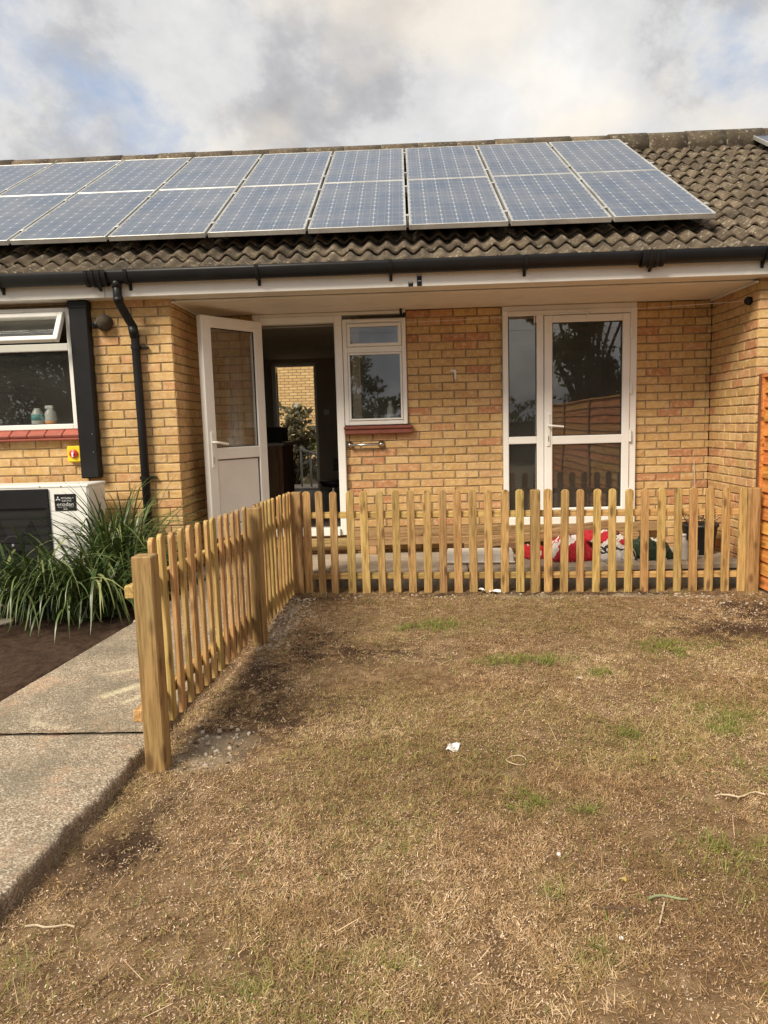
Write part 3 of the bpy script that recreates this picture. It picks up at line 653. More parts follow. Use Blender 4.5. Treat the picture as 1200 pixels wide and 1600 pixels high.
def wall(p0, ax, length, z0, z1, holes, zref, off, singles, nrm, slab_t=.25):
    """p0: start point (x,y) on the outer face, ax: unit dir, nrm: outward; holes: (s0,s1,z0,z1) along ax."""
    ax = Vector((*ax, 0)); nrm = Vector((*nrm, 0)); P0 = Vector((*p0, 0))
    # mortar slab: strips around the holes, 7 mm behind the brick faces
    ss = sorted({0.0, length, *[h[0] for h in holes], *[h[1] for h in holes]})
    zs = sorted({z0, z1, *[h[2] for h in holes], *[h[3] for h in holes]})
    mb = MB()
    for a, b in zip(ss, ss[1:]):
        run = None
        for c_, d_ in list(zip(zs, zs[1:]))+[(None, None)]:
            solid = c_ is not None and not any(h[0] <= a+1e-6 and b-1e-6 <= h[1] and h[2] <= c_+1e-6 and d_-1e-6 <= h[3] for h in holes)
            if solid: run = (run[0], d_) if run else (c_, d_)
            elif run:
                q = [P0+ax*min(max(s_, .009), length-.009)-nrm*t_ for s_ in (a, b) for t_ in (.007, slab_t)]
                vs = [Vector((p.x, p.y, z_)) for z_ in run for p in q]
                mb.add(vs, [(0, 1, 3, 2), (4, 6, 7, 5), (0, 4, 5, 1), (2, 3, 7, 6), (0, 2, 6, 4), (1, 5, 7, 3)]); run = None
    w_ = part('wall', mb, 'mortar', house)
    rot = math.atan2(-nrm.x, nrm.y)+PI       # brick face looks along -y in local space
    k0 = int(math.floor((zref-z1)/CH))-1; k1 = int(math.ceil((zref-z0)/CH))+1
    rest = MB(); rr = []
    for k in range(k0, k1):
        zt = zref-k*CH; zc = zt-CH/2
        if zc < z0 or zc > z1+.005: continue
        edges = [0.0, length]; n_ = int(length/.225)+3
        js = [off+(k % 2)*.1125+.225*i for i in range(-n_-30, n_+30)]
        segs = [(max(0, a), min(length, b)) for a, b in zip(js, js[1:]) if b > 0.012 and a < length-.012]
        for a, b in segs:
            pieces = [(a, b)]
            for h in holes:
                if h[2] < zc < h[3]:
                    np_ = []
                    for (u_, v_) in pieces:
                        if h[0] > u_: np_.append((u_, min(v_, h[0])))
                        if h[1] < v_: np_.append((max(u_, h[1]), v_))
                    pieces = [q for q in np_ if q[1]-q[0] > 0.0]
            for (u_, v_) in pieces:
                L = v_-u_-.010
                if L < .02: continue
                cen = P0+ax*((u_+v_)/2); cen.z = zc
                cen += nrm*random.uniform(-.0015, .0012)
                if singles and singles((u_+v_)/2, zc) and NB[0] < 330:
                    NB[0] += 1
                    o_ = link('brick', brick_mesh(L), w_, cen); o_.rotation_euler = (0, random.uniform(-.004, .004), rot+random.uniform(-.004, .004))
                else:
                    m_ = random.choice(BRV); sc_ = L/.215
                    M_ = Matrix.Translation(cen) @ Matrix.Rotation(rot, 4, 'Z')
                    vs = [tuple(M_ @ Vector((x_*sc_, y_, z_))) for x_, y_, z_ in m_.v]
                    rest.add(vs, m_.f); rr += [random.random()]*len(vs)
    if rest.v:
        o_ = part('bricks', rest, 'brick', w_); o_['kind'] = 'stuff'
        a_ = o_.data.attributes.new('rnd', 'FLOAT', 'POINT'); a_.data.foreach_set('value', rr)
    return w_
BRV = brick_variants(.215, 8)
ZL = 2.383+2*CH; ZM = 2.504
# rear wall of the recess
wall((0, 0), (1, 0), WID, 0.1, 2.50, [(0.50, 1.33, .40, 2.50), (1.33, 1.94, 1.40, 2.50), (2.846, 4.085, .43, 2.50)], ZM, (2.835-12*.225) % .225, lambda s_, z_: z_ > .40 and s_ > 1.3, (0, -1))
# front-left wall, kitchen window hole
wall((-4.2, -.9), (1, 0), 4.2, -.1, 2.56, [(1.80, 3.37, 1.45, 2.50)], ZL, (4.2-18*.225) % .225, lambda s_, z_: s_ > 3.40 and z_ > .55, (0, -1))
# left return, right return, wing
wall((0, -.893), (0, 1), .92, -.1, 2.50, [], ZL, .1125, None, (1, 0))
wall((WID, -.893), (0, 1), .92, -.1, 2.50, [], ZM, .0, lambda s_, z_: z_ > .85, (-1, 0))
wall((WID, -.9), (1, 0), 3.2, -.1, 2.56, [], ZM, .0, None, (0, -1))
# side and back walls (plain, out of view), with the back door opening
part('outer_wall', MB().box(-4.2, -3.95, -.7, 5.0, -.1, 2.56).box(7.74, 7.985, -.7, 5.0, -.1, 2.56), 'far_brick', house)
part('back_wall', MB().box(-3.95, -.20, 4.62, 4.9, -.1, 2.56).box(.50, 7.74, 4.62, 4.9, -.1, 2.56).box(-.20, .50, 4.63, 4.89, 2.45, 2.56).box(-.20, .50, 4.63, 4.89, -.1, .40), 'interior_wall', house)
part('ceiling', MB().box(-3.95, 7.74, .26, 4.62, 2.51, 2.55).box(-3.95, -.26, -.64, .26, 2.51, 2.55).box(5.04, 7.74, -.64, .26, 2.51, 2.55), 'interior_wall', house)
part('floor', MB().box(-3.95, 7.74, .26, 4.62, .34, .415).box(-3.95, -.26, -.64, .26, .34, .415).box(5.04, 7.74, -.64, .26, .34, .415).box(.5, 1.33, .02, .258, .345, .412).box(2.85, 4.085, .06, .258, .345, .412), 'interior_floor', house)
part('partition', MB().box(1.40, 1.48, .26, 4.61, .42, 2.505), 'interior_wall', house)
part('partition', MB().box(2.30, 2.38, .26, 4.61, .42, 2.505), 'interior_wall', house)
part('partition', MB().box(5.0, 5.08, .27, 4.61, .42, 2.505), 'interior_wall', house)

# ---- back door across the hall
bd = part('back_door', MB().frame(-.20, .50, .40, 2.45, .05, 4.70, 4.77), 'white_upvc', house)
lf = MB().frame(0, .62, .43, 2.38, .09, -.03, .03)
lf.box(.09, .53, -.02, .02, .52, 1.15).xf(Matrix.Translation((-.15, 4.66, 0)) @ Matrix.Rotation(rad(-83), 4, 'Z'))
part('leaf', lf, 'white_upvc', bd)
part('pane', MB().box(.088, .532, -.006, .006, 1.148, 2.292).xf(Matrix.Translation((-.15, 4.66, 0)) @ Matrix.Rotation(rad(-83), 4, 'Z')), 'window_glass', bd)

# ---- front door: frame, threshold and open leaf
fd = part('front_door', MB().box(1.262, 1.335, -.045, .06, .38, 2.47, .006).box(.49, .555, -.045, .06, .38, 2.47, .006).box(.555, 1.262, -.043, .058, 2.405, 2.468, .005).box(.555, 1.262, -.075, .06, .378, .455, .008), 'white_upvc', house)
HX, HY, LW = 0.562, -.055, .715
dvec = Vector((-.577, -.816, 0)).normalized(); nv = Vector((.816, -.577, 0)).normalized()
DM = Matrix(((dvec.x, nv.x, 0, HX), (dvec.y, nv.y, 0, HY), (0, 0, 1, 0), (0, 0, 0, 1)))
leaf = MB(); z0, z1 = .462, 2.425
leaf.box(0, .105, -.03, .035, z0, z1, .007).box(LW-.105, LW, -.03, .035, z0, z1, .007)
for a, b in ((z0, z0+.11), (1.17, 1.275), (z1-.10, z1)): leaf.box(.104, LW-.104, -.028, .033, a, b, .006)
leaf.v = [(a, -b if False else b, c_) for a, b, c_ in leaf.v]
dl = part('leaf', leaf.xf(DM), 'white_upvc', fd)
part('panel', MB().box(.103, LW-.103, -.012, .014, z0+.109, 1.171).xf(DM), 'white_upvc', fd)
part('pane', MB().box(.103, LW-.103, -.012, .012, 1.274, z1-.099).xf(DM), 'window_glass', fd)
gs = MB()
for a, b, c_, d_ in ((.103, LW-.103, 1.273, 1.283), (.103, LW-.103, z1-.108, z1-.098), (.103, LW-.103, 1.160, 1.169), (.103, LW-.103, z0+.109, z0+.117)): gs.box(a, b, .012, .022, c_, d_)
for a in (.103, LW-.112): gs.box(a, a+.009, .012, .0215, 1.283, z1-.108).box(a, a+.009, .012, .0215, z0+.117, 1.160)
part('gasket', gs.xf(DM), 'rubber_seal', fd)
hd = MB().box(LW-.068, LW-.032, .033, .045, 1.10, 1.42, .005).tube([(LW-.05, .04, 1.325), (LW-.05, .078, 1.325), (LW-.07, .085, 1.323), (LW-.19, .082, 1.305)], [.010, .010, .011, .010], 10)
part('handle', hd.xf(DM), 'white_upvc', fd)
part('lock', MB().box(LW-.056, LW-.044, .044, .050, 1.14, 1.20, .003).xf(DM), 'chrome', fd)
for z_ in (.75, 1.45, 2.2): part('hinge', MB().tube([(.555, -.055, z_-.05), (.555, -.055, z_+.05)], .011, 10), 'white_upvc', fd)

# ---- small window beside the front door
sw = MB().frame(1.340, 1.937, 1.438, 2.43, .042, -.042, .05)
sw.box(1.381, 1.896, -.0405, .0485, 2.118, 2.172, .005)
swo = part('window', sw, 'white_upvc', house)
part('sash', MB().frame(1.384, 1.893, 2.174, 2.386, .030, -.056, -.002, .005), 'white_upvc', swo)
part('sash', MB().frame(1.384, 1.893, 1.482, 2.116, .018, -.050, -.002, .004), 'white_upvc', swo)
part('pane', MB().box(1.412, 1.865, -.032, -.018, 2.202, 2.358), 'window_glass', swo)
part('pane', MB().box(1.400, 1.877, -.032, -.018, 1.498, 2.100), 'window_glass', swo)
part('trickle_vent', MB().box(1.43, 1.85, -.060, -.0425, 2.396, 2.418, .004), 'white_upvc', swo)
part('sill', MB().box(1.325, 1.985, -.085, .02, 1.398, 1.430, .010).box(1.33, 1.98, -.070, .02, 1.352, 1.3985, .008), 'dark_red_sill', swo)
part('frame_head', MB().box(.49, 1.937, -.030, .05, 2.470, 2.498), 'white_upvc', swo)

# ---- glazed patio door with side light
pd_ = MB().box(2.842, 2.893, -.045, .05, .44, 2.455, .005).box(3.155, 3.222, -.0465, .05, .51, 2.41, .005).box(4.022, 4.085, -.045, .05, .44, 2.455, .005)
pd_.box(2.893, 4.022, -.0435, .0485, 2.405, 2.4535, .005).box(2.893, 4.022, -.055, .05, .44, .512, .005).box(2.893, 3.155, -.0435, .0485, 1.218, 1.288, .005).box(2.893, 3.155, -.0435, .0485, .512, .575, .005)
pdo = part('patio_door', pd_, 'white_upvc', house)
l2 = MB().box(3.226, 3.300, -.062, -.002, .520, 2.400, .006).box(3.948, 4.018, -.062, -.002, .520, 2.400, .006)
for a, b in ((.521, .60), (1.205, 1.285), (2.335, 2.399)): l2.box(3.299, 3.949, -.060, -.004, a, b, .006)
part('leaf', l2, 'white_upvc', pdo)
for a, b, c_, d_ in ((2.886, 3.162, 1.285, 2.410), (2.886, 3.162, .570, 1.222), (3.294, 3.954, 1.280, 2.340), (3.294, 3.954, .595, 1.210)):
    part('pane', MB().box(a, b, -.036, -.022, c_, d_), 'window_glass', pdo)
for a, b, c_, d_ in ((2.893, 3.155, 1.288, 2.405), (2.893, 3.155, .575, 1.218), (3.300, 3.948, 1.285, 2.335), (3.300, 3.948, .60, 1.205)):
    part('gasket', MB().frame(a, b, c_, d_, .008, -.042, -.0365, 0), 'rubber_seal', pdo)
hd = MB().box(3.245, 3.277, -.074, -.060, 1.19, 1.50, .005).tube([(3.262, -.07, 1.385), (3.262, -.105, 1.385), (3.285, -.112, 1.383), (3.395, -.110, 1.372)], [.010, .010, .011, .009], 10)
part('handle', hd, 'white_upvc', pdo)
part('lock', MB().box(3.256, 3.266, -.079, -.073, 1.235, 1.29, .003), 'chrome', pdo)
for z_ in (.72, 1.27, 1.72, 2.22): part('hinge', MB().tube([(4.026, -.066, z_-.055), (4.026, -.066, z_+.055)], .012, 10).box(4.03, 4.052, -.056, -.0455, z_-.04, z_+.04, .003), 'white_upvc', pdo)
part('trickle_vent', MB().box(2.95, 3.65, -.062, -.0445, 2.425, 2.446, .004), 'white_upvc', pdo)
part('frame_head', MB().box(2.842, 4.085, -.03, .05, 2.4555, 2.498), 'white_upvc', pdo)
part('peg_hook', MB().tube([(3.62, -.066, 2.43), (3.62, -.07, 2.36)], .005, 6), 'white_upvc', pdo)
part('peg_hook', MB().tube([(3.135, -.052, 2.42), (3.135, -.056, 2.33)], .006, 6).tube([(3.155, -.052, 2.40), (3.152, -.056, 2.34)], .006, 6), 'white_upvc', pdo)

# ---- kitchen window with the top vent pushed open
kw = MB().frame(-2.40, -.832, 1.475, 2.475, .045, -.935, -.85)
kw.box(-2.356, -.876, -.9335, -.8515, 2.125, 2.185, .005)
kwo = part('window', kw, 'white_upvc', house)
sash = MB().frame(-1.50, -.006, -.275, 0, .042, -.025, .025, .005)
SM = Matrix.Translation((-.872, -.945, 2.425)) @ Matrix.Rotation(rad(-31), 4, 'X')
part('sash', sash.xf(SM), 'white_upvc', kwo)
part('pane', MB().box(-1.46, -.046, -.006, .006, -.235, -.040).xf(SM), 'window_glass', kwo)
part('pane', MB().box(-2.358, -.875, -.905, -.892, 1.517, 2.128), 'window_glass', kwo)
part('gasket', MB().frame(-2.355, -.877, 1.520, 2.1245, .008, -.912, -.9055, 0), 'rubber_seal', kwo)
part('trickle_vent', MB().box(-1.75, -1.22, -.953, -.9355, 2.437, 2.458, .004), 'white_upvc', kwo)
x = -.812; i = 0
while x > -2.5:
    q = MB().box(x-.146, x, -.985, -.86, 0, .030, .006)
    q.xf(Matrix.Translation((0, -.92, 1.442)) @ Matrix.Rotation(rad(33), 4, 'X') @ Matrix.Translation((0, .92, 0)))
    part('sill_tile', q, 'red_tile', kwo); x -= .150; i += 1
part('sill_edge', MB().box(-2.5, -.812, -.972, -.86, 1.385, 1.408, .006), 'red_tile', kwo)

# ---- roof
SL = rad(30); sdv = Vector((0, math.cos(SL), math.sin(SL))); snv = Vector((0, -math.sin(SL), math.cos(SL)))
E0 = Vector((0, -1.140, 2.645)); GA = .297
RM = lambda x, s_, n_=0: Vector((x, 0, 0))+E0+sdv*s_+snv*n_
RX0, RX1 = -4.6, 8.2; RL = 13*GA
RT = RM(0, RL)
rf = MB()
pr = [RM(0, .02, -.012), RM(0, RL, -.012), RM(0, RL, -.10), RM(0, .16, -.10)]
vs = [(x_, q.y, q.z) for x_ in (RX0, RX1) for q in pr]
rf.add(vs, [(0, 1, 2, 3), (7, 6, 5, 4)]+[(i, 4+i, 4+(i+1) % 4, (i+1) % 4) for i in range(4)])
yb = RT.y+(RT.y+1.185)
bk = [(RT.y, RT.z), (yb, 2.66), (yb, 2.56), (RT.y, RT.z-.11)]
rf.add([(x_, a, b) for x_ in (RX0, RX1) for a, b in bk], [(0, 1, 2, 3), (7, 6, 5, 4)]+[(i, 4+i, 4+(i+1) % 4, (i+1) % 4) for i in range(4)])
for x_ in (-4.2, 7.985):
    rf.add([(x_+d_, a, b) for d_ in (-.1, .1) for a, b in ((-.9, 2.55), (yb-.3, 2.55), (RT.y, RT.z-.2))], [(0, 1, 2), (5, 4, 3), (0, 3, 4, 1), (1, 4, 5, 2), (2, 5, 3, 0)])
roof = part('roof', rf, 'roof_tile', house)
TW, TLN = .29, GA+.055
def tile_geo(nu=16, jit=0.0):
    vs = []; fs = []
    def wav(u_): 
        c_ = .5+.5*math.cos(2*PI*u_*2-.6)
        return .046*c_**1.1-.006
    for ti, (t_, lift) in enumerate(((0, .046), (.5, .027), (1, .008))):
        for i in range(nu+1):
            u_ = i/nu; vs.append((u_*TW*1.006, t_*TLN, wav(u_)+lift))
    for ti in range(2):
        for i in range(nu): a = ti*(nu+1)+i; fs.append((a, a+1, a+nu+2, a+nu+1))
    o_ = len(vs)
    for i in range(nu+1): q = vs[i]; vs.append((q[0], .004, q[2]-.020))
    for i in range(nu): fs.append((o_+i, o_+i+1, i+1, i))
    return vs, fs
tv, tf = tile_geo()
tmesh = []
for k in range(4):
    mm = MB().add([(a, b, c_+random.uniform(-.0012, .0012)) for a, b, c_ in tv], tf); tmesh.append(mm.mesh('tile', 'roof_tile', True))
rest = MB(); cnt = 0; ncol = int((RX1-RX0)/TW)
PX1 = 4.50
rotT = Matrix((Vector((1, 0, 0)), sdv, snv)).transposed().to_4x4()
for j in range(13):
    for i in range(ncol):
        x = RX0+i*TW+random.uniform(-.002, .002)
        q = RM(x, j*GA+random.uniform(-.004, .004), random.uniform(0, .003))
        s_ = j*GA; yy = q.y
        vis = (-1.9 < x < 6.3 and j < 3) or (3.45 < x < 6.45 and j >= 3)
        if vis and cnt < 310:
            cnt += 1
            o_ = link('tile', random.choice(tmesh), roof, q); o_.rotation_euler = (SL+random.uniform(-.012, .012), random.uniform(-.01, .01), random.uniform(-.012, .012))
        else:
            M_ = Matrix.Translation(q) @ rotT
            rest.add([tuple(M_ @ Vector(v_)) for v_ in tv], tf)
o_ = part('tiles', rest, 'roof_tile', roof, True); o_['kind'] = 'stuff'
# ridge tiles
vs = []; fs = []; n_ = 10
for x_ in (0, .445):
    for r_ in (.165, .140):
        for k in range(n_+1):
            an = PI*(k/n_)*1.44-.22*PI; vs.append((x_, math.cos(an)*r_, math.sin(an)*r_*.95))
for k in range(n_):
    fs += [(k, k+1, 2*(n_+1)+k+1, 2*(n_+1)+k), (n_+1+k, 3*(n_+1)+k, 3*(n_+1)+k+1, n_+1+k+1), (k, n_+1+k, n_+1+k+1, k+1), (2*(n_+1)+k, 2*(n_+1)+k+1, 3*(n_+1)+k+1, 3*(n_+1)+k)]
rm_ = MB().add(vs, fs).mesh('ridge_tile', 'roof_tile', True)
x = RX0
while x < RX1:
    o_ = link('ridge_tile', rm_, roof, (x, RT.y+.02, RT.z+.062+random.uniform(-.006, .006))); o_.rotation_euler = (random.uniform(-.03, .03), random.uniform(-.008, .008), random.uniform(-.008, .008)); x += .45
part('ridge_bedding', MB().box(RX0, RX1, RT.y-.10, RT.y+.14, RT.z-.06, RT.z+.05, .01), 'mortar', roof)
# fascia, soffit boards, gutter
fa = MB()
for a, b in ((RX0, -.478), (-.474, 4.62), (4.626, RX1)): fa.box(a, b, -1.062, -1.042, 2.518, 2.70, .003)
fa.box(4.600, 4.646, -1.0645, -1.0622, 2.519, 2.689, 0)
part('fascia', fa, 'white_fascia', house)
y = -1.04
while y < -.02:
    y2 = min(y+.098, -.004)
    if y < -.92: part('soffit_board', MB().box(RX0, RX1, y, y2-.005, 2.520, 2.536, .003), 'soffit_white', house)
    else: part('soffit_board', MB().box(.004, WID-.004, y, y2-.005, 2.503, 2.519, .003), 'soffit_white', house)
    y += .1
part('soffit_back', MB().box(RX0, RX1, -1.04, -.90, 2.538, 2.55).box(.0, WID, -.90, .0, 2.522, 2.55), 'black_void', house)
for xa in (.006, WID-.026): part('soffit_trim', MB().box(xa, xa+.02, -.90, -.01, 2.485, 2.502, .003), 'soffit_white', house)
GYC, GZC, GR = -1.126, 2.706, .060
def half_round(x0, x1, r0, r1, n=14, a0=PI-.0, a1=2*PI):
    vs = []; fs = []
    for x_ in (x0, x1):
        for r_ in (r0, r1):
            for k in range(n+1):
                an = a0+(a1-a0)*k/n; vs.append((x_, GYC+math.cos(an)*r_, GZC+math.sin(an)*r_*1.6))
    N = n+1
    for k in range(n):
        fs += [(k, k+1, 2*N+k+1, 2*N+k), (N+k+1, N+k, 3*N+k, 3*N+k+1), (k, N+k, N+k+1, k+1), (2*N+k, 2*N+k+1, 3*N+k+1, 3*N+k)]
    fs += [(0, 2*N, 3*N, N), (n, N+n, 3*N+n, 2*N+n)]
    return vs, fs
g_ = MB().add(*half_round(RX0, RX1, GR, GR-.004))
gut = part('gutter', g_, 'black_plastic', house, True)
for gx_ in (-2.35, -1.3, -.26, .78, 1.83, 2.88, 4.72, 5.7, 6.7):
    b_ = MB().add(*half_round(gx_-.014, gx_+.014, GR+.006, GR+.0008))
    b_.box(gx_-.012, gx_+.012, -1.075, -1.0625, 2.565, 2.70, .003).add([(gx_-.010, -1.10, 2.61), (gx_+.010, -1.10, 2.61), (gx_+.010, -1.066, 2.575), (gx_-.010, -1.066, 2.575), (gx_, -1.066, 2.64)], [(0, 1, 2, 3), (0, 3, 4), (1, 4, 2)])
    part('bracket', b_, 'black_plastic', gut)
for gx_ in (-.50, 3.85):
    u_ = MB().add(*half_round(gx_-.075, gx_+.075, GR+.008, GR+.001)).add(*half_round(gx_-.085, gx_-.06, GR+.013, GR+.0085)).add(*half_round(gx_+.06, gx_+.085, GR+.013, GR+.0085))
    for q in (-.02, .03): u_.add(*half_round(gx_+q-.010, gx_+q+.010, GR+.015, GR+.0085))
    u_.add([(gx_-.02, -1.12, 2.60), (gx_+.02, -1.12, 2.60), (gx_+.01, -1.07, 2.565), (gx_-.01, -1.07, 2.565), (gx_, -1.068, 2.63)], [(0, 1, 2, 3), (0, 3, 4), (1, 4, 2)])
    part('union', u_, 'black_plastic', gut)
dp = MB().tube([(-.352, -1.122, 2.645), (-.350, -1.122, 2.50), (-.345, -1.112, 2.462), (-.318, -1.005, 2.345), (-.302, -.958, 2.295), (-.298, -.950, 2.24), (-.292, -.950, 1.5), (-.288, -.950, .08)], [.036, .034, .034, .034, .034, .034, .034, .034], 16)
dpo = part('downpipe', dp, 'black_plastic', house, True)
for a, b in (((-.352, -1.122, 2.64), (-.351, -1.122, 2.58)), ((-.349, -1.122, 2.51), (-.346, -1.114, 2.47)), ((-.307, -.965, 2.305), (-.298, -.950, 2.21))): part('socket', MB().tube([a, b], .039, 16), 'black_plastic', dpo, True)
for z_ in (2.13, 1.05): part('clip', MB().tube([(-.296, -.95, z_-.014), (-.296, -.95, z_+.014)], .040, 16).box(-.262, -.205, -.945, -.893, z_-.010, z_+.010, .003), 'black_plastic', dpo)
# black cover strip over the pipes of the heat pump
pc = thing('pipe_cover', (-.745, -.95, 1.03), 'tall square black pipe cover on brick wall above the heat pump', 'pipe cover')
part('cover', MB().box(-.822, -.668, -.99, -.904, 1.06, 2.50, .008), 'black_plastic', pc)
part('end_piece', MB().box(-.828, -.662, -.998, -.904, 2.455, 2.516, .006), 'black_plastic', pc)
for z_ in (1.28, 1.43): part('screw', MB().lathe((-.70, -.990, z_), [(.006, 0), (.005, .003), (.002, .003)], 8, 'Y'), 'chrome', pc)
# round vent cowl high on the left wall
vc = thing('vent_cowl', (-.555, -.9, 2.34), 'round dark brown vent cowl high on brick wall beside downpipe', 'vent')
prof = [(.066, 0), (.068, .02), (.064, .05), (.050, .078), (.028, .094), (.004, .10)]
part('dome', MB().lathe((-.555, -.906, 2.34), prof, 24, 'Y'), 'bark', vc, True)
part('outlet', MB().tube([(-.585, -.93, 2.335), (-.612, -.985, 2.315)], [.036, .026], 16), 'black_plastic', vc, True)
# grab rail
gr = thing('grab_rail', (1.53, -.0, 1.245), 'short chrome grab rail on the brickwork below the small window', 'grab rail')
part('bar', MB().tube([(1.378, -.055, 1.252), (1.678, -.055, 1.254)], .013, 12), 'chrome', gr, True)
for x_ in (1.378, 1.678):
    part('end_mount', MB().lathe((x_, .0, 1.253), [(.034, 0), (.034, .012), (.019, .02), (.017, .05), (.018, .066), (.010, .072)], 20, 'Y'), 'chrome', gr, True)
# yellow isolator switch
sw_ = thing('isolator_switch', (-.885, -.9, 1.26), 'small yellow isolator switch box with red round knob on wall', 'switch')
part('housing', MB().box(-.943, -.822, -.955, -.898, 1.198, 1.335, .008), 'yellow_plastic', sw_)
kn = part('knob', MB().lathe((-.884, -.9555, 1.268), [(.036, 0), (.036, .012), (.033, .015), (.004, .015)], 24, 'Y'), 'red_plastic', sw_, True)
part('pointer', MB().box(-.893, -.877, -.985, -.9705, 1.240, 1.272, .003).lathe((-.885, -.9707, 1.275), [(.011, 0), (.011, .012), (.002, .013)], 14, 'Y'), 'letter_grey', sw_)
part('lettering', MB().box(-.889, -.879, -.9722, -.9708, 1.290, 1.296), 'letter_grey', sw_)
# small things fixed on the house
sn = thing('wall_anchor', (WID-.02, -.75, 2.37), 'small black wall sensor on side brick wall holding the clothes line', 'sensor')
part('body', MB().lathe((4.765, -.735, 2.365), [(.004, 0), (.030, .004), (.036, .03), (.030, .05), (.006, .055)], 14, 'Y'), 'black_plastic', sn, True)
part('mount', MB().box(4.745, 4.787, -.765, -.73, 2.345, 2.385, .004), 'black_plastic', sn)
ln = MB(); pts = []
for k in range(41):
    f_ = k/40; pts.append((.012+f_*(4.735-.012), -.14-.61*f_, 2.362-.03*math.sin(PI*f_)+.004*f_))
single('clothes_line', ln.tube(pts, .0016, 5), 'cream_plastic', (.012, -.14, 2.36), 'thin pale clothes line strung across the recess under the soffit', 'clothes line')
hk = MB().tube([(1.895, -.10, 2.505), (1.895, -.10, 2.475), (1.90, -.115, 2.44), (1.92, -.12, 2.425), (1.925, -.10, 2.46)], .012, 8)
single('soffit_hook', hk, 'black_plastic', (1.895, -.10, 2.50), 'bent black hook hanging from soffit above the small window', 'hook')
for (x_, z0_, z1_) in ((1.985, 2.520, 2.555), (2.055, 2.522, 2.607)):
    tgm = MB().box(x_-.019, x_+.019, -1.069, -1.0625, z0_, z1_, .002)
    o_ = single('fascia_clip', tgm, 'black_plastic', (x_, -1.065, z0_), 'shorter black tag stuck on the white fascia' if z1_ < 2.56 else 'taller black tag stuck on the white fascia', 'tag')
    n_ = 2 if z1_ > 2.56 else 1
    for k in range(n_): part('stripe', MB().box(x_-.014, x_+.014, -1.0715, -1.0692, z1_-.010-.040*k, z1_-.004-.040*k), 'letter_grey', o_)
pp = MB().prism([(2.345, 1.925), (2.36, 1.935), (2.40, 1.935), (2.408, 1.92), (2.402, 1.86), (2.395, 1.842), (2.388, 1.85), (2.390, 1.90), (2.382, 1.918), (2.35, 1.922)], -.0065, -.001)
single('paint_flake', pp, 'paper_white', (2.38, -.003, 1.90), 'hooked flake of white paint left on the brick wall between window and glazed door', 'paint mark')
# ------------------------------------------------------------------ solar panels
PW, PH, PT = .808, 1.58, .042
PS, PV = .832, 1.592
PB = Vector((0, -.83, 3.053)) - snv*PT                        # lower edge, underside
fm = MB()
fm.box(0, .016, 0, PH, 0, PT, .002).box(PW-.016, PW, 0, PH, 0, PT, .002).box(.016, PW-.016, 0, .016, .0005, PT-.0005, .002).box(.016, PW-.016, PH-.016, PH, .0005, PT-.0005, .002)
frame_me = fm.mesh('frame', 'aluminium')
cells_me = MB().box(.0155, PW-.0155, .0155, PH-.0155, PT-.012, PT-.004).mesh('cell_sheet', 'solar_cells')
clamp_me = MB().box(PW-.004, PW+.028, -.02, .02, PT-.001, PT+.006, .001).box(PW+.006, PW+.018, -.018, .018, -.02, PT-.002).mesh('clamp', 'aluminium')
rot30 = (SL, 0, 0)
def solar(x, row, label, base=None, land=False):
    q = base if base is not None else Vector((x, 0, 0))+PB+sdv*(PV*row)
    o = bpy.data.objects.new('solar_panel', None); C.objects.link(o); o.location = q; o.rotation_euler = rot30
    if land: o.rotation_euler = (Matrix.Rotation(SL, 3, 'X') @ Matrix.Rotation(rad(90), 3, 'Z')).to_euler()
    tag(o, label, 'solar panel', 'solar panels on the tiled roof')
    for n_, me in (('frame', frame_me), ('cell_sheet', cells_me)):
        c_ = bpy.data.objects.new(n_, me); C.objects.link(c_); c_.parent = o
    for yy in ((.28, 1.3) if not land else ()):
        c_ = bpy.data.objects.new('clamp', clamp_me); C.objects.link(c_); c_.parent = o; c_.location = (0, yy, 0)
    return o
XR = 1.974+.012
for i in range(-7, 3):
    for row in (0, 1):
        xp = XR+i*PS
        if i == 2: lb = ('right hand end solar panel of the lower row, nearest the bare roof tiles', 'end solar panel of the upper row, beside the bare tiles under the ridge')[row]
        else: lb = ('blue solar panel in the lower row just above the gutter', 'blue solar panel in the upper row just under the ridge')[row]
        solar(xp, row, lb)
solar(0, 0, 'separate solar panel high on the bare tiles by the ridge', base=RM(6.05+1.58, 3.30, .11), land=True)
# mounting rails under the panels
rl = thing('mounting_rails', (1.0, -.4, 3.1), 'aluminium mounting rails under the solar panels', 'rail')
for s_ in (.28, 1.30, PV+.28, PV+1.30):
    q0 = PB+sdv*s_-snv*.05
    b_ = MB().box(XR-7*PS-.05, XR+3*PS+.02, -.02, .02, 0, .049).xf(Matrix.Translation(q0) @ Matrix.Rotation(SL, 4, 'X'))
    part('rail', b_, 'aluminium', rl)

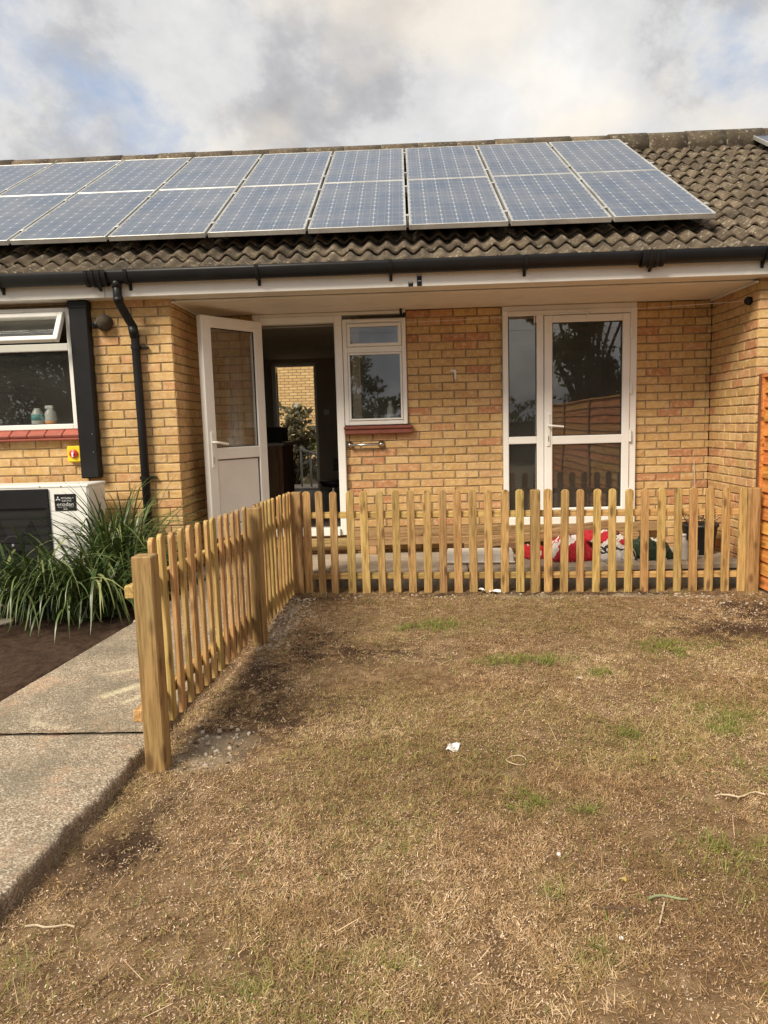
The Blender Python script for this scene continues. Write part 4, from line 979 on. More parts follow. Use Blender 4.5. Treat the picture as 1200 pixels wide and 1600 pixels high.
# ------------------------------------------------------------------ picket fences
def picket_mesh(wd, h, th=.02):
    r = wd/2; n = 8
    out = [(-r, 0), (r, 0), (r, h-r*.8)]+[(r*math.cos(PI*k/n), h-r*.8+r*.8*math.sin(PI*k/n)) for k in range(1, n)]+[(-r, h-r*.8)]
    inn = [(x_*.90, z_ if z_ < .01 else z_-.002) for x_, z_ in out]
    n_ = len(out)
    vs = [(x_, -th/2, z_) for x_, z_ in inn]+[(x_, -th/2+.003, z_) for x_, z_ in out]+[(x_, th/2, z_) for x_, z_ in out]
    fs = [tuple(range(n_)), tuple(range(2*n_, 3*n_))[::-1]]
    for i in range(n_):
        j = (i+1) % n_; fs += [(j, i, n_+i, n_+j), (n_+j, n_+i, 2*n_+i, 2*n_+j)]
    return MB().add(vs, fs).mesh('picket', 'wood_upright')
PMS = [picket_mesh(.063+random.uniform(-.004, .005), .858) for _ in range(6)]
def post_geo(x, y, wd, z0, z1, mb=None):
    return (mb or MB()).box(x-wd/2, x+wd/2, y-wd/2, y+wd/2, z0, z1, .005)
ff = thing('picket_fence', (2.9, -1.04, 0), 'low wooden picket fence running parallel to the house along the patio edge', 'fence')
for x_, wd, z1_, zb in ((.995, .085, .905, -.15), (2.962, .074, .875, -.15), (4.715, .098, .848, -.15)):
    part('post', post_geo(x_, -1.05, wd, zb, z1_), 'wood_post', ff)
px_ = [1.065+.012, 1.19, 1.297, 1.439, 1.56, 1.692, 1.818, 1.947, 2.073, 2.201, 2.327, 2.452, 2.578, 2.71, 2.838, 3.068, 3.197, 3.328, 3.46, 3.591, 3.723, 3.854, 3.988, 4.123, 4.249, 4.376, 4.51, 4.640]
for x_ in px_:
    o_ = link('picket', random.choice(PMS), ff, (x_, -1.055, .052-.0155*(x_-1)+random.uniform(-.004, .004)))
    o_.rotation_euler = (random.uniform(-.008, .008), random.uniform(-.009, .009), random.uniform(-.10, .10))
for xa, xb in ((1.0, 2.955), (2.968, 4.70)):
    for zc in (.695, .178):
        q = MB().box(xa, xb, -1.041, -1.003, -.026, .026, .004)
        q.v = [(a, b, c_+zc+(.012-.0155*(a-1)) if True else c_) for a, b, c_ in q.v]
        part('rail', q, 'wood_along_x', ff)
sf = thing('picket_fence', (.89, -2.5, 0), 'wooden picket fence running from the house corner along the concrete path', 'fence')
def fx(y): return .80+.0475*(y+4.05)                         # line of the side fence
part('post', post_geo(.836, -4.06, .086, -.2, .932), 'wood_post', sf)
part('post', post_geo(.928, -2.36, .084, -.2, .93), 'wood_post', sf)
y = -3.90; ys = []
ny = [-3.93+.1215*i for i in range(13)]+[-2.235+.113*i for i in range(11)]
for y in ny:
    zt = .052+.075*(1-(y+4.05)/3)
    o_ = link('picket', random.choice(PMS), sf, (fx(y)+.012, y, zt+random.uniform(-.004, .004)))
    o_.rotation_euler = (random.uniform(-.009, .009), random.uniform(-.008, .008), PI/2+.05+random.uniform(-.06, .06))
for ya, yb in ((-4.10, -2.40), (-2.33, -1.10)):
    for zc in (.715, .185):
        zz = lambda y: zc+.068*(1-(y+4.05)/3)
        q = MB().box(-.042, -.002, ya, yb, -.027, .027, .004); q.v = [(a+fx(b), b, c_+zz(b)) for a, b, c_ in q.v]
        part('rail', q, 'wood_along_y', sf)
# orange lap fence panels running from the house corner to the garden
for i in range(4):
    y1_ = -.985-1.86*i; y0_ = y1_-1.80
    lb = ('orange overlapped board fence panel standing against the brick corner of the house', 'orange overlapped board fence panel, second from the house', 'orange overlapped board fence panel, third from the house', 'orange overlapped board fence panel, fourth from the house')[i]
    fp = thing('fence_panel', (4.83, (y0_+y1_)/2, 0), lb, 'fence panel', 'orange panels along the boundary')
    part('post', MB().box(4.79, 4.862, y1_+.002, y1_+.055, -.2, 1.76, .004), 'red_brown_post', fp)
    part('post_strip', MB().box(4.788, 4.858, y1_-.032, y1_, .02, 1.725, .003), 'orange_board', fp)
    part('cap', MB().box(4.785, 4.865, y0_, y1_-.001, 1.726, 1.75, .004), 'orange_board', fp)
    z = .02; k = 0
    while z < 1.66:
        b_ = MB().add([(4.800, y0_, z), (4.800, y1_-.034, z), (4.822, y1_-.034, z+.128), (4.822, y0_, z+.128), (4.814, y0_, z), (4.814, y1_-.034, z), (4.830, y1_-.034, z+.128), (4.830, y0_, z+.128)],
                      [(0, 3, 2, 1), (4, 5, 6, 7), (0, 1, 5, 4), (2, 3, 7, 6), (1, 2, 6, 5), (0, 4, 7, 3)])
        part('board', b_, 'orange_board', fp); z += .113; k += 1

# ------------------------------------------------------------------ heat pump
hp = thing('heat_pump', (-1.1, -1.24, .0), 'white outdoor heat pump unit with black fan grille against brick wall', 'heat pump')
part('casing', MB().box(-1.64, -.590, -1.395, -1.065, .18, 1.032, .014).box(-1.645, -.585, -1.40, -1.06, 1.018, 1.042, .006), 'white_metal', hp)
for x_ in (-1.5, -.72): part('foot', MB().box(x_-.05, x_+.05, -1.40, -1.06, .02, .179, .006), 'dark_panel', hp)
fpn = part('front_panel', MB().box(-1.62, -.905, -1.412, -1.3955, .86, 1.012, .004).box(-.935, -.905, -1.410, -1.3955, .24, .8595, .003).box(-1.62, -1.59, -1.410, -1.3955, .24, .8595, .003).box(-1.59, -.935, -1.410, -1.3955, .24, .275, .003), 'dark_panel', hp)
part('dark_opening_sheet', MB().box(-1.60, -.925, -1.3985, -1.3957, .26, .87), 'black_void', hp)  # flat black sheet painted for the dark depth behind the grille
gb = None
for k in range(9):
    z_ = .86-.0665*k
    part('grille_bar', MB().tube([(-1.61, -1.414, z_), (-.915, -1.414, z_)], .0018, 6), 'dark_panel', hp)
for x_ in (): part('grille_bar', MB().tube([(x_, -1.4095, .86), (x_, -1.4095, .26)], .0022, 6), 'dark_panel', hp)
fan = MB().lathe((-1.22, -1.3988, .57), [(.085, 0), (.085, .004), (.07, .008), (.004, .009)], 24, 'Y')
for k in range(3):
    a = k*2*PI/3+.4; pts_ = []
    vs = []
    for r_, w0 in ((.06, .25), (.15, .42), (.25, .50)):
        for da, yy in ((-w0, -1.4000), (w0, -1.4045)): vs.append((-1.22+r_*math.cos(a+da), yy, .57+r_*math.sin(a+da)))
    fan.add(vs, [(0, 1, 3, 2), (2, 3, 5, 4)])
part('fan', fan, 'dark_panel', hp)
part('fan_boss', MB().lathe((-1.22, -1.4085, .57), [(.012, 0), (.010, .004), (.002, .005)], 12, 'Y'), 'metal_grey', hp)
for x_ in (-.97, -.80): part('screw', MB().lathe((x_, -1.4005, 1.030), [(.006, 0), (.005, .003), (.001, .003)], 8, 'Y'), 'chrome', hp)
bdg = part('badge', MB().box(-.862, -.690, -1.4005, -1.3955, .835, .968, .002), 'dark_panel', hp)
def text_part(body, x, z, size, y, mat, parent, wid=None):
    cu_ = bpy.data.curves.new('lettering', 'FONT'); cu_.body = body; cu_.size = size; cu_.extrude = .0006; cu_.resolution_u = 3
    to = bpy.data.objects.new('tmp_text', cu_); C.objects.link(to)
    bpy.context.view_layer.update()
    me = bpy.data.meshes.new_from_object(to.evaluated_get(bpy.context.evaluated_depsgraph_get()))
    bpy.data.objects.remove(to)
    xs = [v_.co.x for v_ in me.vertices]; sx = (wid/(max(xs)-min(xs))) if wid else 1; x0_ = min(xs)
    L = worldloc(parent)
    for v_ in me.vertices: a, b, c_ = v_.co; v_.co = (x+(a-x0_)*sx-L.x, y-c_-L.y, z+b-L.z)
    me.materials.clear(); me.materials.append(MAT[mat])
    o_ = bpy.data.objects.new('lettering', me); C.objects.link(o_); o_.parent = parent
text_part('MITSUBISHI', -.806, .928, .021, -1.4012, 'letter_grey', bdg, .098)
text_part('ELECTRIC', -.800, .908, .018, -1.4012, 'letter_grey', bdg, .075)
text_part('ecodan', -.842, .874, .042, -1.4012, 'letter_grey', bdg, .132)
em = MB()
for a in (90, 210, 330):
    c_, s_ = math.cos(rad(a)), math.sin(rad(a)); h_ = .0225; k_ = .0115
    cx_, cz_ = -.832, .930
    pts_ = [(cx_, cz_), (cx_+c_*h_/2-s_*k_/2, cz_+s_*h_/2+c_*k_/2), (cx_+c_*h_, cz_+s_*h_), (cx_+c_*h_/2+s_*k_/2, cz_+s_*h_/2-c_*k_/2)]
    em.add([(p_[0], -1.4016, p_[1]) for p_ in pts_], [(0, 3, 2, 1)])
part('emblem', em, 'letter_grey', bdg)
part('rule', MB().box(-.838, -.712, -1.4016, -1.4009, .864, .866), 'letter_grey', bdg)
part('rule', MB().box(-.792, -.762, -1.4016, -1.4009, .846, .851), 'letter_grey', bdg)

# ------------------------------------------------------------------ strap-leaved plants
def strap_plant(loc, nb, Lr, lean, label, dirbias=(0, 0), spread=.12, wr=(.014, .028), seed=1, bd=(1.0, 2.7)):
    r = np.random.default_rng(seed)
    pl = thing('strap_leaf_plant', loc, label, 'plant', 'strap leaved plants beside the heat pump')
    V = []; F = []; A = []; ns = 9
    for b in range(nb):
        L = r.uniform(*Lr); a = r.uniform(0, 2*PI); wd = r.uniform(*wr)
        bx, by = r.normal(0, spread), r.normal(0, spread)
        dx, dy = math.cos(a)*.8+dirbias[0], math.sin(a)*.8+dirbias[1]; nn = math.hypot(dx, dy) or 1; dx /= nn; dy /= nn
        th0 = r.uniform(*lean); bend = r.uniform(*bd); kink = r.random() < .18; kp = r.uniform(.45, .75)
        dead = r.random() < .05; p = np.array([bx, by, -.02]); cr = r.uniform(.2, .9)*.7+.3*r.random(); tw = r.normal(0, .5)
        for i in range(ns+1):
            f = i/ns; th = th0+bend*f*f*1.1
            if kink and f > kp: th += 1.1
            th = min(th, 2.75)
            if i: p = p+np.array([dx*math.sin(th), dy*math.sin(th), math.cos(th)])*L/ns
            if p[2] < .015: p[2] = .015+.01*r.random()
            ww = wd*(.55+1.1*f if f < .35 else (1-(f-.35)/.65)**.75*.935+.02)
            sx, sy = -dy, dx; up_ = .35*math.sin(tw+f*1.5)
            V += [p+np.array([sx, sy, up_])*ww/2*np.array([1, 1, 1]), p-np.array([sx, sy, up_])*ww/2]
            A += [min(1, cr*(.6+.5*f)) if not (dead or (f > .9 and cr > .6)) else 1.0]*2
            if i: o_ = len(V); F.append((o_-4, o_-3, o_-1, o_-2))
    me = np_mesh('foliage', np.array(V), np.array(F), 'strap_leaf', {'rnd': np.array(A)}, True)
    o_ = bpy.data.objects.new('foliage', me); C.objects.link(o_); o_.parent = pl
    crn = MB()
    for k in range(14):
        a = r.uniform(0, 6.28); d_ = r.uniform(0, spread); crn.tube([(loc[0]+math.cos(a)*d_, loc[1]+math.sin(a)*d_, loc[2]-.02), (loc[0]+math.cos(a)*d_*1.2, loc[1]+math.sin(a)*d_*1.2, loc[2]+.08)], [.014, .007], 6)
    part('crown', crn, 'bark', pl)
strap_plant((-.38, -1.42, .085), 300, (.70, 1.20), (.02, .38), 'tall strap leaved green plant between heat pump and downpipe', (-.25, -.15), .09, seed=3, bd=(.5, 1.9))
strap_plant((-.27, -1.20, .085), 110, (.45, .80), (.03, .45), 'strap leaved green plant growing at foot of the downpipe', (-.45, -.2), .09, seed=4)
strap_plant((-.84, -1.72, .085), 280, (.6, 1.1), (.2, .85), 'sprawling strap leaved green plant in front of the fan grille', (-.35, -.35), .13, seed=5)
strap_plant((-.42, -1.82, .085), 260, (.55, 1.0), (.1, .75), 'drooping strap leaved green plant overhanging the bare soil bed', (-.1, -.4), .11, seed=6)
# pale stones in the bed by the plants
for x_, y_, lb in ((-1.02, -1.98, 'pale broken brick lying on soil under sprawling plant'), (.02, -2.02, 'pale stone lump on soil edge beside the concrete path')):
    s_ = MB()
    for k in range(1): s_.box(-.07, .07, -.035, .035, 0, .045, .014)
    s_.xf(Matrix.Translation((x_, y_, .075)) @ Matrix.Rotation(.5 if x_ < 0 else .9, 4, 'Z'))
    s_.v = [(a+random.uniform(-.006, .006), b+random.uniform(-.006, .006), c_+random.uniform(-.004, .004)) for a, b, c_ in s_.v]
    single('stone', s_, 'sandy_stone', (x_, y_, .075), lb, 'stone')
# ------------------------------------------------------------------ things on the patio
def beam(name, p, q, wd, ht, label, mat='wood_sleeper', roll=0.0, group=None):
    p, q = Vector(p), Vector(q); d = (q-p); L = d.length; X = d.normalized(); Z = Vector((0, 0, 1)); Y = Z.cross(X).normalized(); Z = X.cross(Y)
    M_ = Matrix(((X.x, Y.x, Z.x, p.x), (X.y, Y.y, Z.y, p.y), (X.z, Y.z, Z.z, p.z), (0, 0, 0, 1)))
    return single(name, MB().box(0, L, -wd/2, wd/2, 0, ht, .005).xf(M_), mat, tuple(p), label, 'timber', group)
beam('timber_beam', (1.40, -.105, .292), (4.10, -.105, .292), .095, .07, 'long square timber raised on blocks along the foot of the brick wall')
beam('timber_beam', (1.36, -.055, .362), (4.33, -.055, .362), .07, .085, 'long square timber lying on top of another against the brick wall')
for x_ in (1.55, 2.9, 4.0): single('timber_block', MB().box(x_-.06, x_+.06, -.15, -.06, .20, .292, .004), 'wood_sleeper', (x_, -.1, .2), 'short timber offcut propping up the long beams', 'timber', 'blocks under the beams')
beam('timber_beam', (2.44, -.34, .252), (3.80, -.22, .42), .07, .078, 'slanting timber propped up with one end on the red sacks')
beam('doorstep_board', (.56, -.12, .29), (1.34, -.12, .29), .09, .072, 'brown board forming a step under the open front door')
tr_ = thing('white_tray', (2.55, -.6, .2), 'shallow white plastic tray lying on the patio slabs', 'tray')
M_ = Matrix.Translation((2.55, -.60, .204)) @ Matrix.Rotation(-.07, 4, 'Z')
part('body', MB().box(-.29, .29, -.13, .13, .0, .098, .008).xf(M_), 'cream_plastic', tr_)
part('lip', MB().box(-.30, .30, -.142, .142, .012, .022, .003).xf(M_), 'cream_plastic', tr_)
def sack(name, c, sx, sy, sz, rz, mat, label, tilt=(0, 0), seed=0):
    nu, nv = 46, 36
    u = np.linspace(-1, 1, nu); v = np.linspace(-1, 1, nv); U, V_ = np.meshgrid(u, v); U = U.ravel(); V_ = V_.ravel()
    prof = (np.clip(1-np.abs(U)**3.2, 0, 1)**.5)*(np.clip(1-np.abs(V_)**2.6, 0, 1)**.5)
    wr = (fbm(U*1.6+seed*7, V_*1.6, 1.6, 77+seed, 4)-.5)-.9*np.abs(fbm(U*2.2+seed*3, V_*1.5, 1.5, 177+seed, 3)-.5)
    top = prof*sz*(1+.7*wr)+.006; bot = np.zeros_like(top)+.0
    X = U*sx*(1-.10*np.abs(V_)**2+.05*wr); Y = V_*sy*(1-.12*np.abs(U)**2+.08*wr)
    n_ = nu*nv; P = np.concatenate([np.stack([X, Y, top], 1), np.stack([X, Y, bot], 1)])
    i, j = np.meshgrid(np.arange(nu-1), np.arange(nv-1)); a = (j*nu+i).ravel()
    Fq = [np.stack([a, a+1, a+nu+1, a+nu], 1), np.stack([a+nu, a+nu+1, a+1, a], 1)+n_]
    ring = list(range(nu))+[nu*k+nu-1 for k in range(1, nv)]+[nu*(nv-1)+k for k in range(nu-2, -1, -1)]+[nu*k for k in range(nv-2, 0, -1)]
    Fq.append(np.array([(ring[k], n_+ring[k], n_+ring[(k+1) % len(ring)], ring[(k+1) % len(ring)]) for k in range(len(ring))])[:, ::-1])
    me = np_mesh(name, P, np.concatenate(Fq), mat, None, True)
    o_ = bpy.data.objects.new(name, me); C.objects.link(o_); o_.location = c; o_.rotation_euler = (tilt[0], tilt[1], rz)
    tag(o_, label, 'sack', 'plastic garden sacks on the patio')
sack('garden_sack', (3.36, -.47, .203), .22, .24, .17, .15, 'sack_red_panel', 'full red plastic sack with large white panel on the patio', seed=1)
sack('garden_sack', (3.74, -.50, .203), .20, .23, .15, -.1, 'sack_white_grey', 'white and grey plastic sack lying under a red one', seed=2)
sack('garden_sack', (3.68, -.42, .335), .21, .17, .09, -.2, 'sack_red_top', 'crumpled red plastic sack lying on top of white sack', tilt=(0, .12), seed=3)
sack('garden_sack', (4.06, -.50, .203), .15, .24, .16, .25, 'sack_green_white', 'dark green and white plastic sack slumped beside white sack', seed=4)
sack('garden_sack', (3.05, -.40, .203), .12, .16, .11, .3, 'sack_red_oval', 'small folded red plastic sack with white oval print', seed=5)
# white spray bottle
bt = thing('plastic_bottle', (4.30, -.72, .2), 'small clear white plastic bottle standing before the black planter', 'bottle')
part('body', MB().lathe((4.30, -.72, .203), [(.034, 0), (.037, .01), (.037, .10), (.033, .125), (.036, .135), (.032, .16), (.016, .185), (.016, .20)], 18), 'bottle_plastic', bt, True)
part('cap', MB().lathe((4.30, -.72, .403), [(.018, 0), (.018, .022), (.014, .025)], 16), 'paper_white', bt, True)
# black planter with dead twigs
pot = thing('black_planter', (4.55, -.42, .2), 'black plastic planter with dry twigs standing by the side wall', 'planter')
part('pot', MB().lathe((4.55, -.42, .203), [(.115, 0), (.125, .02), (.15, .24), (.162, .245), (.162, .27), (.146, .27), (.14, .225)], 24), 'black_pot', pot, True)
part('soil', MB().lathe((4.55, -.42, .42), [(.02, -.02), (.136, 0), (.10, .02), (.02, .03)], 16), 'soil_clod', pot, True)
tw = MB()
for k in range(34):
    a = random.uniform(0, 6.28); d_ = random.uniform(0, .10); e = random.uniform(.05, .16); h_ = random.uniform(.03, .13)
    p0 = (4.55+math.cos(a)*d_, -.42+math.sin(a)*d_, .44); p2 = (4.55+math.cos(a)*(d_+e), -.42+math.sin(a)*(d_+e), .45+h_)
    p1 = tuple((p0[i]+p2[i])/2+random.uniform(-.02, .03) for i in range(3)); tw.tube([p0, p1, p2], .0028, 5)
part('twigs', tw, 'brown_stick', pot)
lv = np.random.default_rng(5)
V = []; 
for k in range(60):
    c_ = np.array([4.55+lv.normal(0, .08), -.42+lv.normal(0, .07), .49+lv.uniform(0, .09)]); a = lv.normal(0, 1, 3); a /= np.linalg.norm(a); b = np.cross(a, lv.normal(0, 1, 3)); b /= np.linalg.norm(b)
    V += [c_-a*.02, c_+b*.008, c_+a*.02, c_-b*.008]
o_ = bpy.data.objects.new('leaves', np_mesh('leaves', np.array(V)-np.array(pot.location), np.arange(240).reshape(60, 4), 'shrub_leaf', {'rnd': np.repeat(lv.random(60), 4)})); C.objects.link(o_); o_.parent = pot
tg = thing('small_trowel', (4.40, -.70, .2), 'small brown and silver hand tool leaning by the planter', 'tool')
part('handle', MB().tube([(4.405, -.68, .36), (4.41, -.70, .28)], [.016, .013], 10), 'brown_stick', tg)
part('blade', MB().prism([(4.385, .28), (4.435, .28), (4.43, .22), (4.41, .203), (4.392, .22)], -.705, -.702), 'metal_grey', tg)
cable = MB().tube([(4.645, -.012, 1.02), (4.65, -.016, .9), (4.66, -.014, .75), (4.665, -.016, .6), (4.70, -.02, .4), (4.70, -.03, .21)], .005, 6)
single('wall_cable', cable, 'twine', (4.66, -.015, .21), 'thin pale cable running down the brickwork beside the glazed door', 'cable')
# ------------------------------------------------------------------ litter on the lawn
def lz(x, y): return float(lawn_full(np.array([x]), np.array([y]))[0])
def scrap(x, y, sx, sy, rz, label, mat='paper_white', lift=.012):
    z = lz(x, y)+lift; m_ = MB()
    n_ = 4; vs = []
    for j in range(n_+1):
        for i in range(n_+1): vs.append(((i/n_-.5)*sx+.004*math.sin(j), (j/n_-.5)*sy+.003*math.sin(i*2), .006*math.sin(i*1.3+j)))
    fs = [(j*(n_+1)+i, j*(n_+1)+i+1, (j+1)*(n_+1)+i+1, (j+1)*(n_+1)+i) for j in range(n_) for i in range(n_)]
    nb_ = len(vs); vs += [(a, b, c_-.0012) for a, b, c_ in vs]; fs += [tuple(q+nb_ for q in f[::-1]) for f in fs]
    m_.add(vs, fs).xf(Matrix.Translation((x, y, z)) @ Matrix.Rotation(rz, 4, 'Z') @ Matrix.Rotation(.12, 4, 'X'))
    return single('paper_scrap', m_, mat, (x, y, z), label, 'scrap', smooth=True)
scrap(2.10, -3.90, .050, .062, -.35, 'white rectangular paper scrap lying on the open lawn')
scrap(2.62, -1.075, .10, .05, .1, 'white plastic scrap at the foot of the front picket fence', lift=.02)
scrap(2.515, -1.08, .035, .05, .7, 'curled white plastic bit beside larger scrap under the front fence', lift=.03)
ring = [(2.36+.042*math.cos(a), -4.03+.042*math.sin(a), lz(2.36, -4.03)+.012+.004*math.sin(a*2)) for a in np.linspace(0, 5.9, 24)]
single('wire_ring', MB().tube(ring, .0022, 5), 'twine', (2.36, -4.03, lz(2.36, -4.03)), 'small open ring of pale twine lying on a bare patch', 'twine')
st = [(3.05+.028*k, -4.37+.016*math.sin(k*1.4)+.004*k, 0) for k in range(8)]
single('string', MB().tube([(a, b, lz(a, b)+.012) for a, b, _ in st], .0032, 5), 'twine', (3.12, -4.37, lz(3.12, -4.37)), 'short wavy piece of pale string on the lawn', 'string')
single('green_stem', MB().tube([(2.615+.022*k, -4.95+.012*math.sin(k), lz(2.66, -4.95)+.013+.001*k) for k in range(6)], [.004, .0035, .0035, .0035, .0035, .002], 7), 'green_stick', (2.66, -4.95, lz(2.66, -4.95)), 'stubby pale green stem lying on the dry grass', 'stem')
single('dry_stem', MB().tube([(2.655-.011*k, -4.965-.022*k, lz(2.63, -5.0)+.012) for k in range(5)], .0024, 6), 'twine', (2.63, -5.0, lz(2.63, -5.0)), 'thin straw coloured stem beside the pale green stem', 'stem')
single('dark_stick', MB().tube([(2.46+.024*k, -4.98-.006*k*(k % 2), lz(2.5, -4.98)+.010) for k in range(6)], [.003, .005, .006, .006, .006, .003], 7), 'brown_stick', (2.52, -4.98, lz(2.52, -4.98)), 'dark brown twig lying on the dry grass', 'twig')
scrap(2.93, -4.05, .024, .012, .8, 'little yellow fallen leaf on the lawn', 'yellow_leaf', .012)
scrap(2.565, -4.86, .018, .012, .2, 'tiny yellow leaf beside the pale green stem', 'yellow_leaf', .012)
scrap(2.84, -3.09, .05, .016, .5, 'narrow pale wood chip on the lawn', 'sandy_stone', .012)
for x_, y_, lb in ((2.40, -4.71, 'round white pebble on the dry lawn'), (2.49, -5.10, 'smaller white pebble near the dark twig')):
    s_ = MB().lathe((x_, y_, lz(x_, y_)+.004), [(.003, -.005), (.0075, 0), (.006, .005), (.002, .007)], 9)
    single('pebble', s_, 'paper_white', (x_, y_, lz(x_, y_)), lb, 'pebble', smooth=True)
single('twig', MB().tube([(.78+.03*k, -5.045+.006*math.sin(k*2), lz(.85, -5.04)+.014) for k in range(6)], .003, 6), 'twine', (.85, -5.04, lz(.85, -5.04)), 'pale thin twig lying beside the edge of the concrete path', 'twig')

# ------------------------------------------------------------------ inside the hall and kitchen
kc = thing('kitchen_cabinet', (.02, 1.9, .415), 'brown kitchen cabinet with grey worktop seen through open front door', 'cabinet')
part('carcass', MB().box(-.45, .46, 1.45, 2.25, .42, 1.225, .004), 'cabinet_wood', kc)
part('end_panel', MB().box(.30, .463, 1.440, 1.4495, .42, 1.224), 'cabinet_wood', kc)
part('worktop', MB().box(-.46, .485, 1.42, 2.27, 1.2255, 1.262, .006), 'worktop', kc)
mw = thing('microwave_oven', (.25, 1.8, 1.262), 'black microwave oven standing on the kitchen worktop', 'microwave')
part('body', MB().box(.0, .455, 1.55, 1.95, 1.270, 1.445, .008), 'black_plastic', mw)
part('door', MB().box(.02, .36, 1.540, 1.5495, 1.285, 1.43, .003), 'dark_panel', mw)
for x_ in (.04, .41): part('foot', MB().box(x_-.012, x_+.012, 1.60, 1.63, 1.2625, 1.2705), 'black_plastic', mw)
stl = thing('swivel_stool', (1.0, 1.1, .415), 'dark swivel stool standing inside the open front door', 'stool')
part('seat', MB().lathe((1.08, 1.1, .80), [(.02, -.05), (.12, -.03), (.16, .02), (.15, .035), (.02, .02)], 20), 'black_plastic', stl, True)
part('backrest', MB().add(*(lambda pts_: ([(1.08+.15*math.cos(a), 1.1+.15*math.sin(a), z_) for z_ in (.93, 1.08) for a in pts_], [(i, i+1, 7+i+1, 7+i) for i in range(6)]))(list(np.linspace(-.7, 1.6, 7)))), 'black_plastic', stl)
part('column', MB().tube([(1.08, 1.1, .44), (1.08, 1.1, .76)], .022, 10), 'chrome', stl)
part('base', MB().lathe((1.08, 1.1, .4155), [(.15, 0), (.15, .01), (.03, .03)], 18), 'chrome', stl, True)
part('light_switch', MB().box(.60, .685, 4.610, 4.6195, 1.62, 1.705, .003), 'white_upvc', house)
# bottles on the kitchen window board
part('window_board', MB().box(-2.35, -.88, -.84, -.66, 1.47, 1.49), 'white_upvc', house)
b1 = thing('detergent_bottle', (-1.16, -.75, 1.49), 'white bottle with orange band on the kitchen window board', 'bottle')
part('body', MB().lathe((-1.16, -.75, 1.491), [(.042, 0), (.046, .01), (.046, .13), (.03, .155), (.02, .165)], 18), 'bottle_plastic', b1, True)
part('label', MB().lathe((-1.16, -.75, 1.50), [(.047, 0), (.047, .05)], 18), 'orange_label', b1, True)
part('trigger', MB().box(-1.20, -1.13, -.765, -.735, 1.655, 1.685, .006), 'letter_grey', b1)
b2 = thing('detergent_bottle', (-1.29, -.72, 1.49), 'clear bottle with teal label on the kitchen window board', 'bottle')
part('body', MB().lathe((-1.29, -.72, 1.491), [(.048, 0), (.052, .01), (.052, .12), (.03, .16), (.022, .175)], 18), 'bottle_plastic', b2, True)
part('label', MB().lathe((-1.29, -.72, 1.56), [(.053, 0), (.053, .05)], 18), 'teal_label', b2, True)
# toiletry bottle behind the small window
b3 = thing('toiletry_bottle', (1.77, .12, 1.46), 'clear bottle standing inside the small window', 'bottle')
part('body', MB().lathe((1.77, .12, 1.4605), [(.03, 0), (.034, .01), (.034, .13), (.02, .16), (.018, .175)], 16), 'bottle_plastic', b3, True)
part('cap', MB().lathe((1.77, .12, 1.636), [(.02, 0), (.02, .03)], 14), 'paper_white', b3, True)
part('window_board', MB().box(1.345, 1.93, .052, .20, 1.442, 1.460), 'white_upvc', house)

# ------------------------------------------------------------------ leaf clouds: trees, hedges, shrubs
def leafcloud(centers, radii, n, size, seed, aspect=.45):
    r = np.random.default_rng(seed); ci = r.integers(0, len(centers), n); d = r.normal(0, 1, (n, 3)); d /= np.linalg.norm(d, axis=1)[:, None]
    rad_ = radii[ci]*(r.random(n)**.45)[:, None]; p = centers[ci]+d*rad_
    a = r.normal(0, 1, (n, 3)); a[:, 2] -= .35; a /= np.linalg.norm(a, axis=1)[:, None]; b = np.cross(a, r.normal(0, 1, (n, 3))); b /= np.linalg.norm(b, axis=1)[:, None]
    L = size*r.uniform(.6, 1.4, (n, 1))
    V = np.stack([p-a*L*.5, p+b*L*aspect*.5, p+a*L*.5, p-b*L*aspect*.5], 1).reshape(-1, 3)
    col = np.clip(r.beta(2, 2, n)*.8+.2*(r.random(len(centers))[ci]), 0, 1)
    return V, np.arange(4*n).reshape(n, 4), np.repeat(col, 4)
def tree(loc, h, rx, trunk_h, ncl, nleaf, lsize, seed, label, mat='tree_leaf', group=None, name='broadleaf_tree', cat='tree', rf=1.0):
    r = np.random.default_rng(seed); o = thing(name, loc, label, cat, group); X, Y, Z = loc
    cz = (trunk_h+h)/2; cs = []
    while len(cs) < ncl:
        q = r.uniform(-1, 1, 3)
        if np.linalg.norm(q) < 1: cs.append((q[0]*rx, q[1]*rx*.8, cz+q[2]*(h-trunk_h)/2))
    cs = np.array(cs); rs = r.uniform(.16, .34, (ncl, 1))*rx*rf*np.array([[1, 1, .75]])
    tk = MB().tube([(X, Y, Z-.1), (X+.05*rx, Y, Z+trunk_h*.6), (X, Y, Z+cz)], [.045*h*.6, .035*h*.6, .012*h], 9)
    for c_ in cs[::2]: tk.tube([(X, Y, Z+trunk_h*(.55+.4*r.random())), (X+c_[0]*.5, Y+c_[1]*.5, Z+(trunk_h+c_[2])*.52), (X+c_[0], Y+c_[1], Z+c_[2])], [.012*h, .007*h, .002*h], 6)
    part('trunk', tk, 'bark', o, True)
    V, F, A = leafcloud(cs, rs, nleaf, lsize, seed+1)
    m_ = bpy.data.objects.new('crown', np_mesh('crown', V, F, mat, {'rnd': A})); C.objects.link(m_); m_.parent = o
    return o
GT = 'trees at the far end of the garden behind the photographer'
tree((8.0, -18, 0), 7.6, 2.6, 1.3, 34, 12000, .20, 21, 'large leafy garden tree reflected in the glazed patio door', group=GT)
tree((11.5, -19, 0), 8.0, 2.6, 1.4, 30, 7000, .21, 22, 'broad leafy tree next to the one mirrored in the patio door', group=GT)
tree((-.6, -18.5, 0), 4.6, 1.5, .8, 22, 4500, .16, 23, 'small leafy tree reflected at edge of the small window', group=GT)
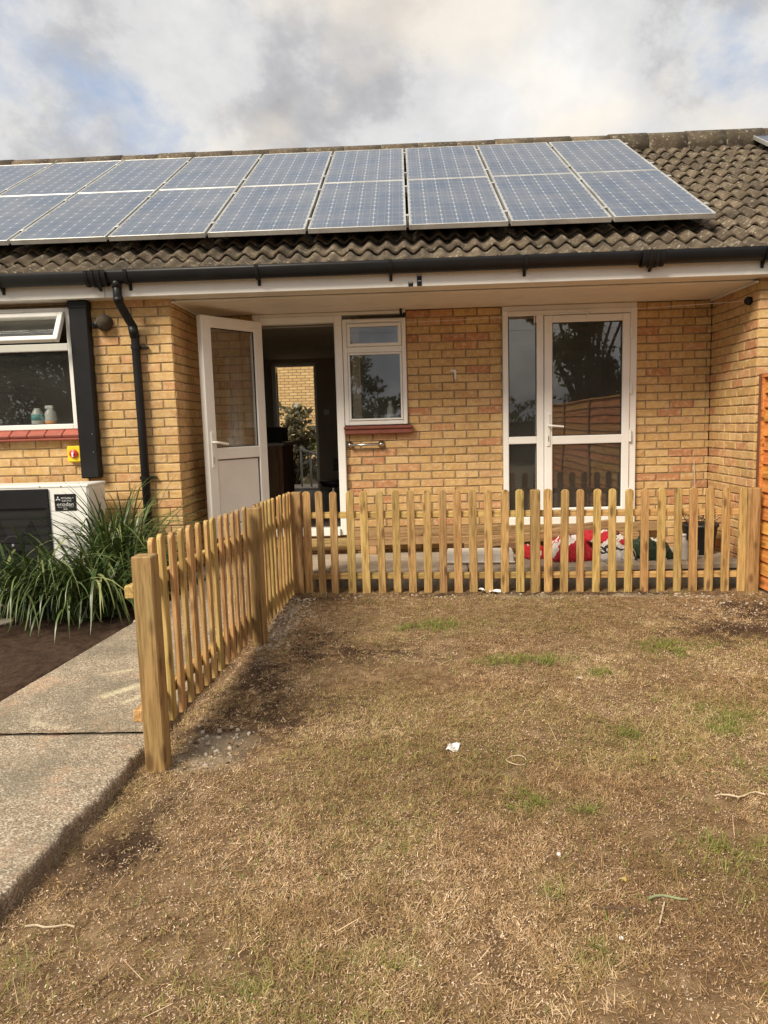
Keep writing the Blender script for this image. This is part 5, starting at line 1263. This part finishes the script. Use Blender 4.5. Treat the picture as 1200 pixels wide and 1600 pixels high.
tree((-9.0, -18, 0), 6.8, 3.0, .7, 46, 17000, .19, 24, 'leafy tree reflected in the kitchen window', group=GT)
tree((-12.8, -18, 0), 7.0, 2.4, 1.0, 40, 14000, .19, 25, 'leafy tree growing farthest along behind the kitchen side garden', group=GT)
def hedge(loc, sx, sy, sz, n, size, seed, label, mat='hedge_leaf'):
    r = np.random.default_rng(seed); nc = max(6, int(sx*sz*7))
    cs = np.stack([r.uniform(-sx/2, sx/2, nc), r.uniform(-sy/2, sy/2, nc)*.6, r.uniform(.15, .92, nc)*sz], 1); rs = np.full((nc, 1), .30)*np.array([[1.2, min(1, sy), .6]])*min(1, sz)
    o = thing('hedge', loc, label, 'hedge'); V, F, A = leafcloud(cs, rs, n, size, seed)
    V[:, 2] = np.maximum(V[:, 2], .005)
    m_ = bpy.data.objects.new('foliage', np_mesh('foliage', V, F, mat, {'rnd': A})); C.objects.link(m_); m_.parent = o
    part('stems', MB().box(loc[0]-sx/2, loc[0]+sx/2, loc[1]-.08, loc[1]+.08, loc[2]-.1, loc[2]+sz*.55, .03), 'bark', o)
hedge((4.0, -20.5, -.1), 12, 1.2, 2.7, 11000, .16, 41, 'long green hedge at the end of the garden, mirrored in the side light')
# back garden seen through the house
hedge((-.35, 11.2, -.1), 3.2, .9, 1.32, 9000, .08, 42, 'clipped green hedge in front of the rear brick building')
sh = tree((-.36, 7.3, -.1), 2.35, .50, .3, 26, 1100, .15, 43, 'bronze leaved shrub seen through the back door', 'shrub_leaf', name='shrub', cat='shrub', rf=1.9)
struct('rear_path', MB().box(-1.6, 2.2, 4.92, 6.6, -.1, .36).mesh('rear_path', 'paving'))
hr = thing('handrail', (.2, 6.0, .36), 'grey metal handrail seen through the back door', 'handrail')
part('top_bar', MB().tube([(.0, 6.0, 1.04), (.30, 6.0, .935)], .022, 10), 'metal_grey', hr, True)
for x_, z_ in ((.0, 1.10), (.17, .98), (.30, .935)): part('post', MB().tube([(x_, 6.0, .365), (x_, 6.0, z_)], .018, 10), 'metal_grey', hr, True)
rb = thing('rear_building', (-1, 14, -.1), 'buff brick building seen through the back door beyond hedge', 'building')
part('wall', MB().box(-7, 5, 12.6, 17, -.12, 3.9), 'far_brick', rb)
vs = [(x_, a, b) for x_ in (-7.3, 5.3) for a, b in ((12.3, 3.92), (14.8, 5.3), (17.3, 3.92))]
part('roof', MB().add(vs, [(0, 1, 2), (5, 4, 3), (0, 3, 4, 1), (1, 4, 5, 2), (2, 5, 3, 0)]), 'roof_tile', rb)
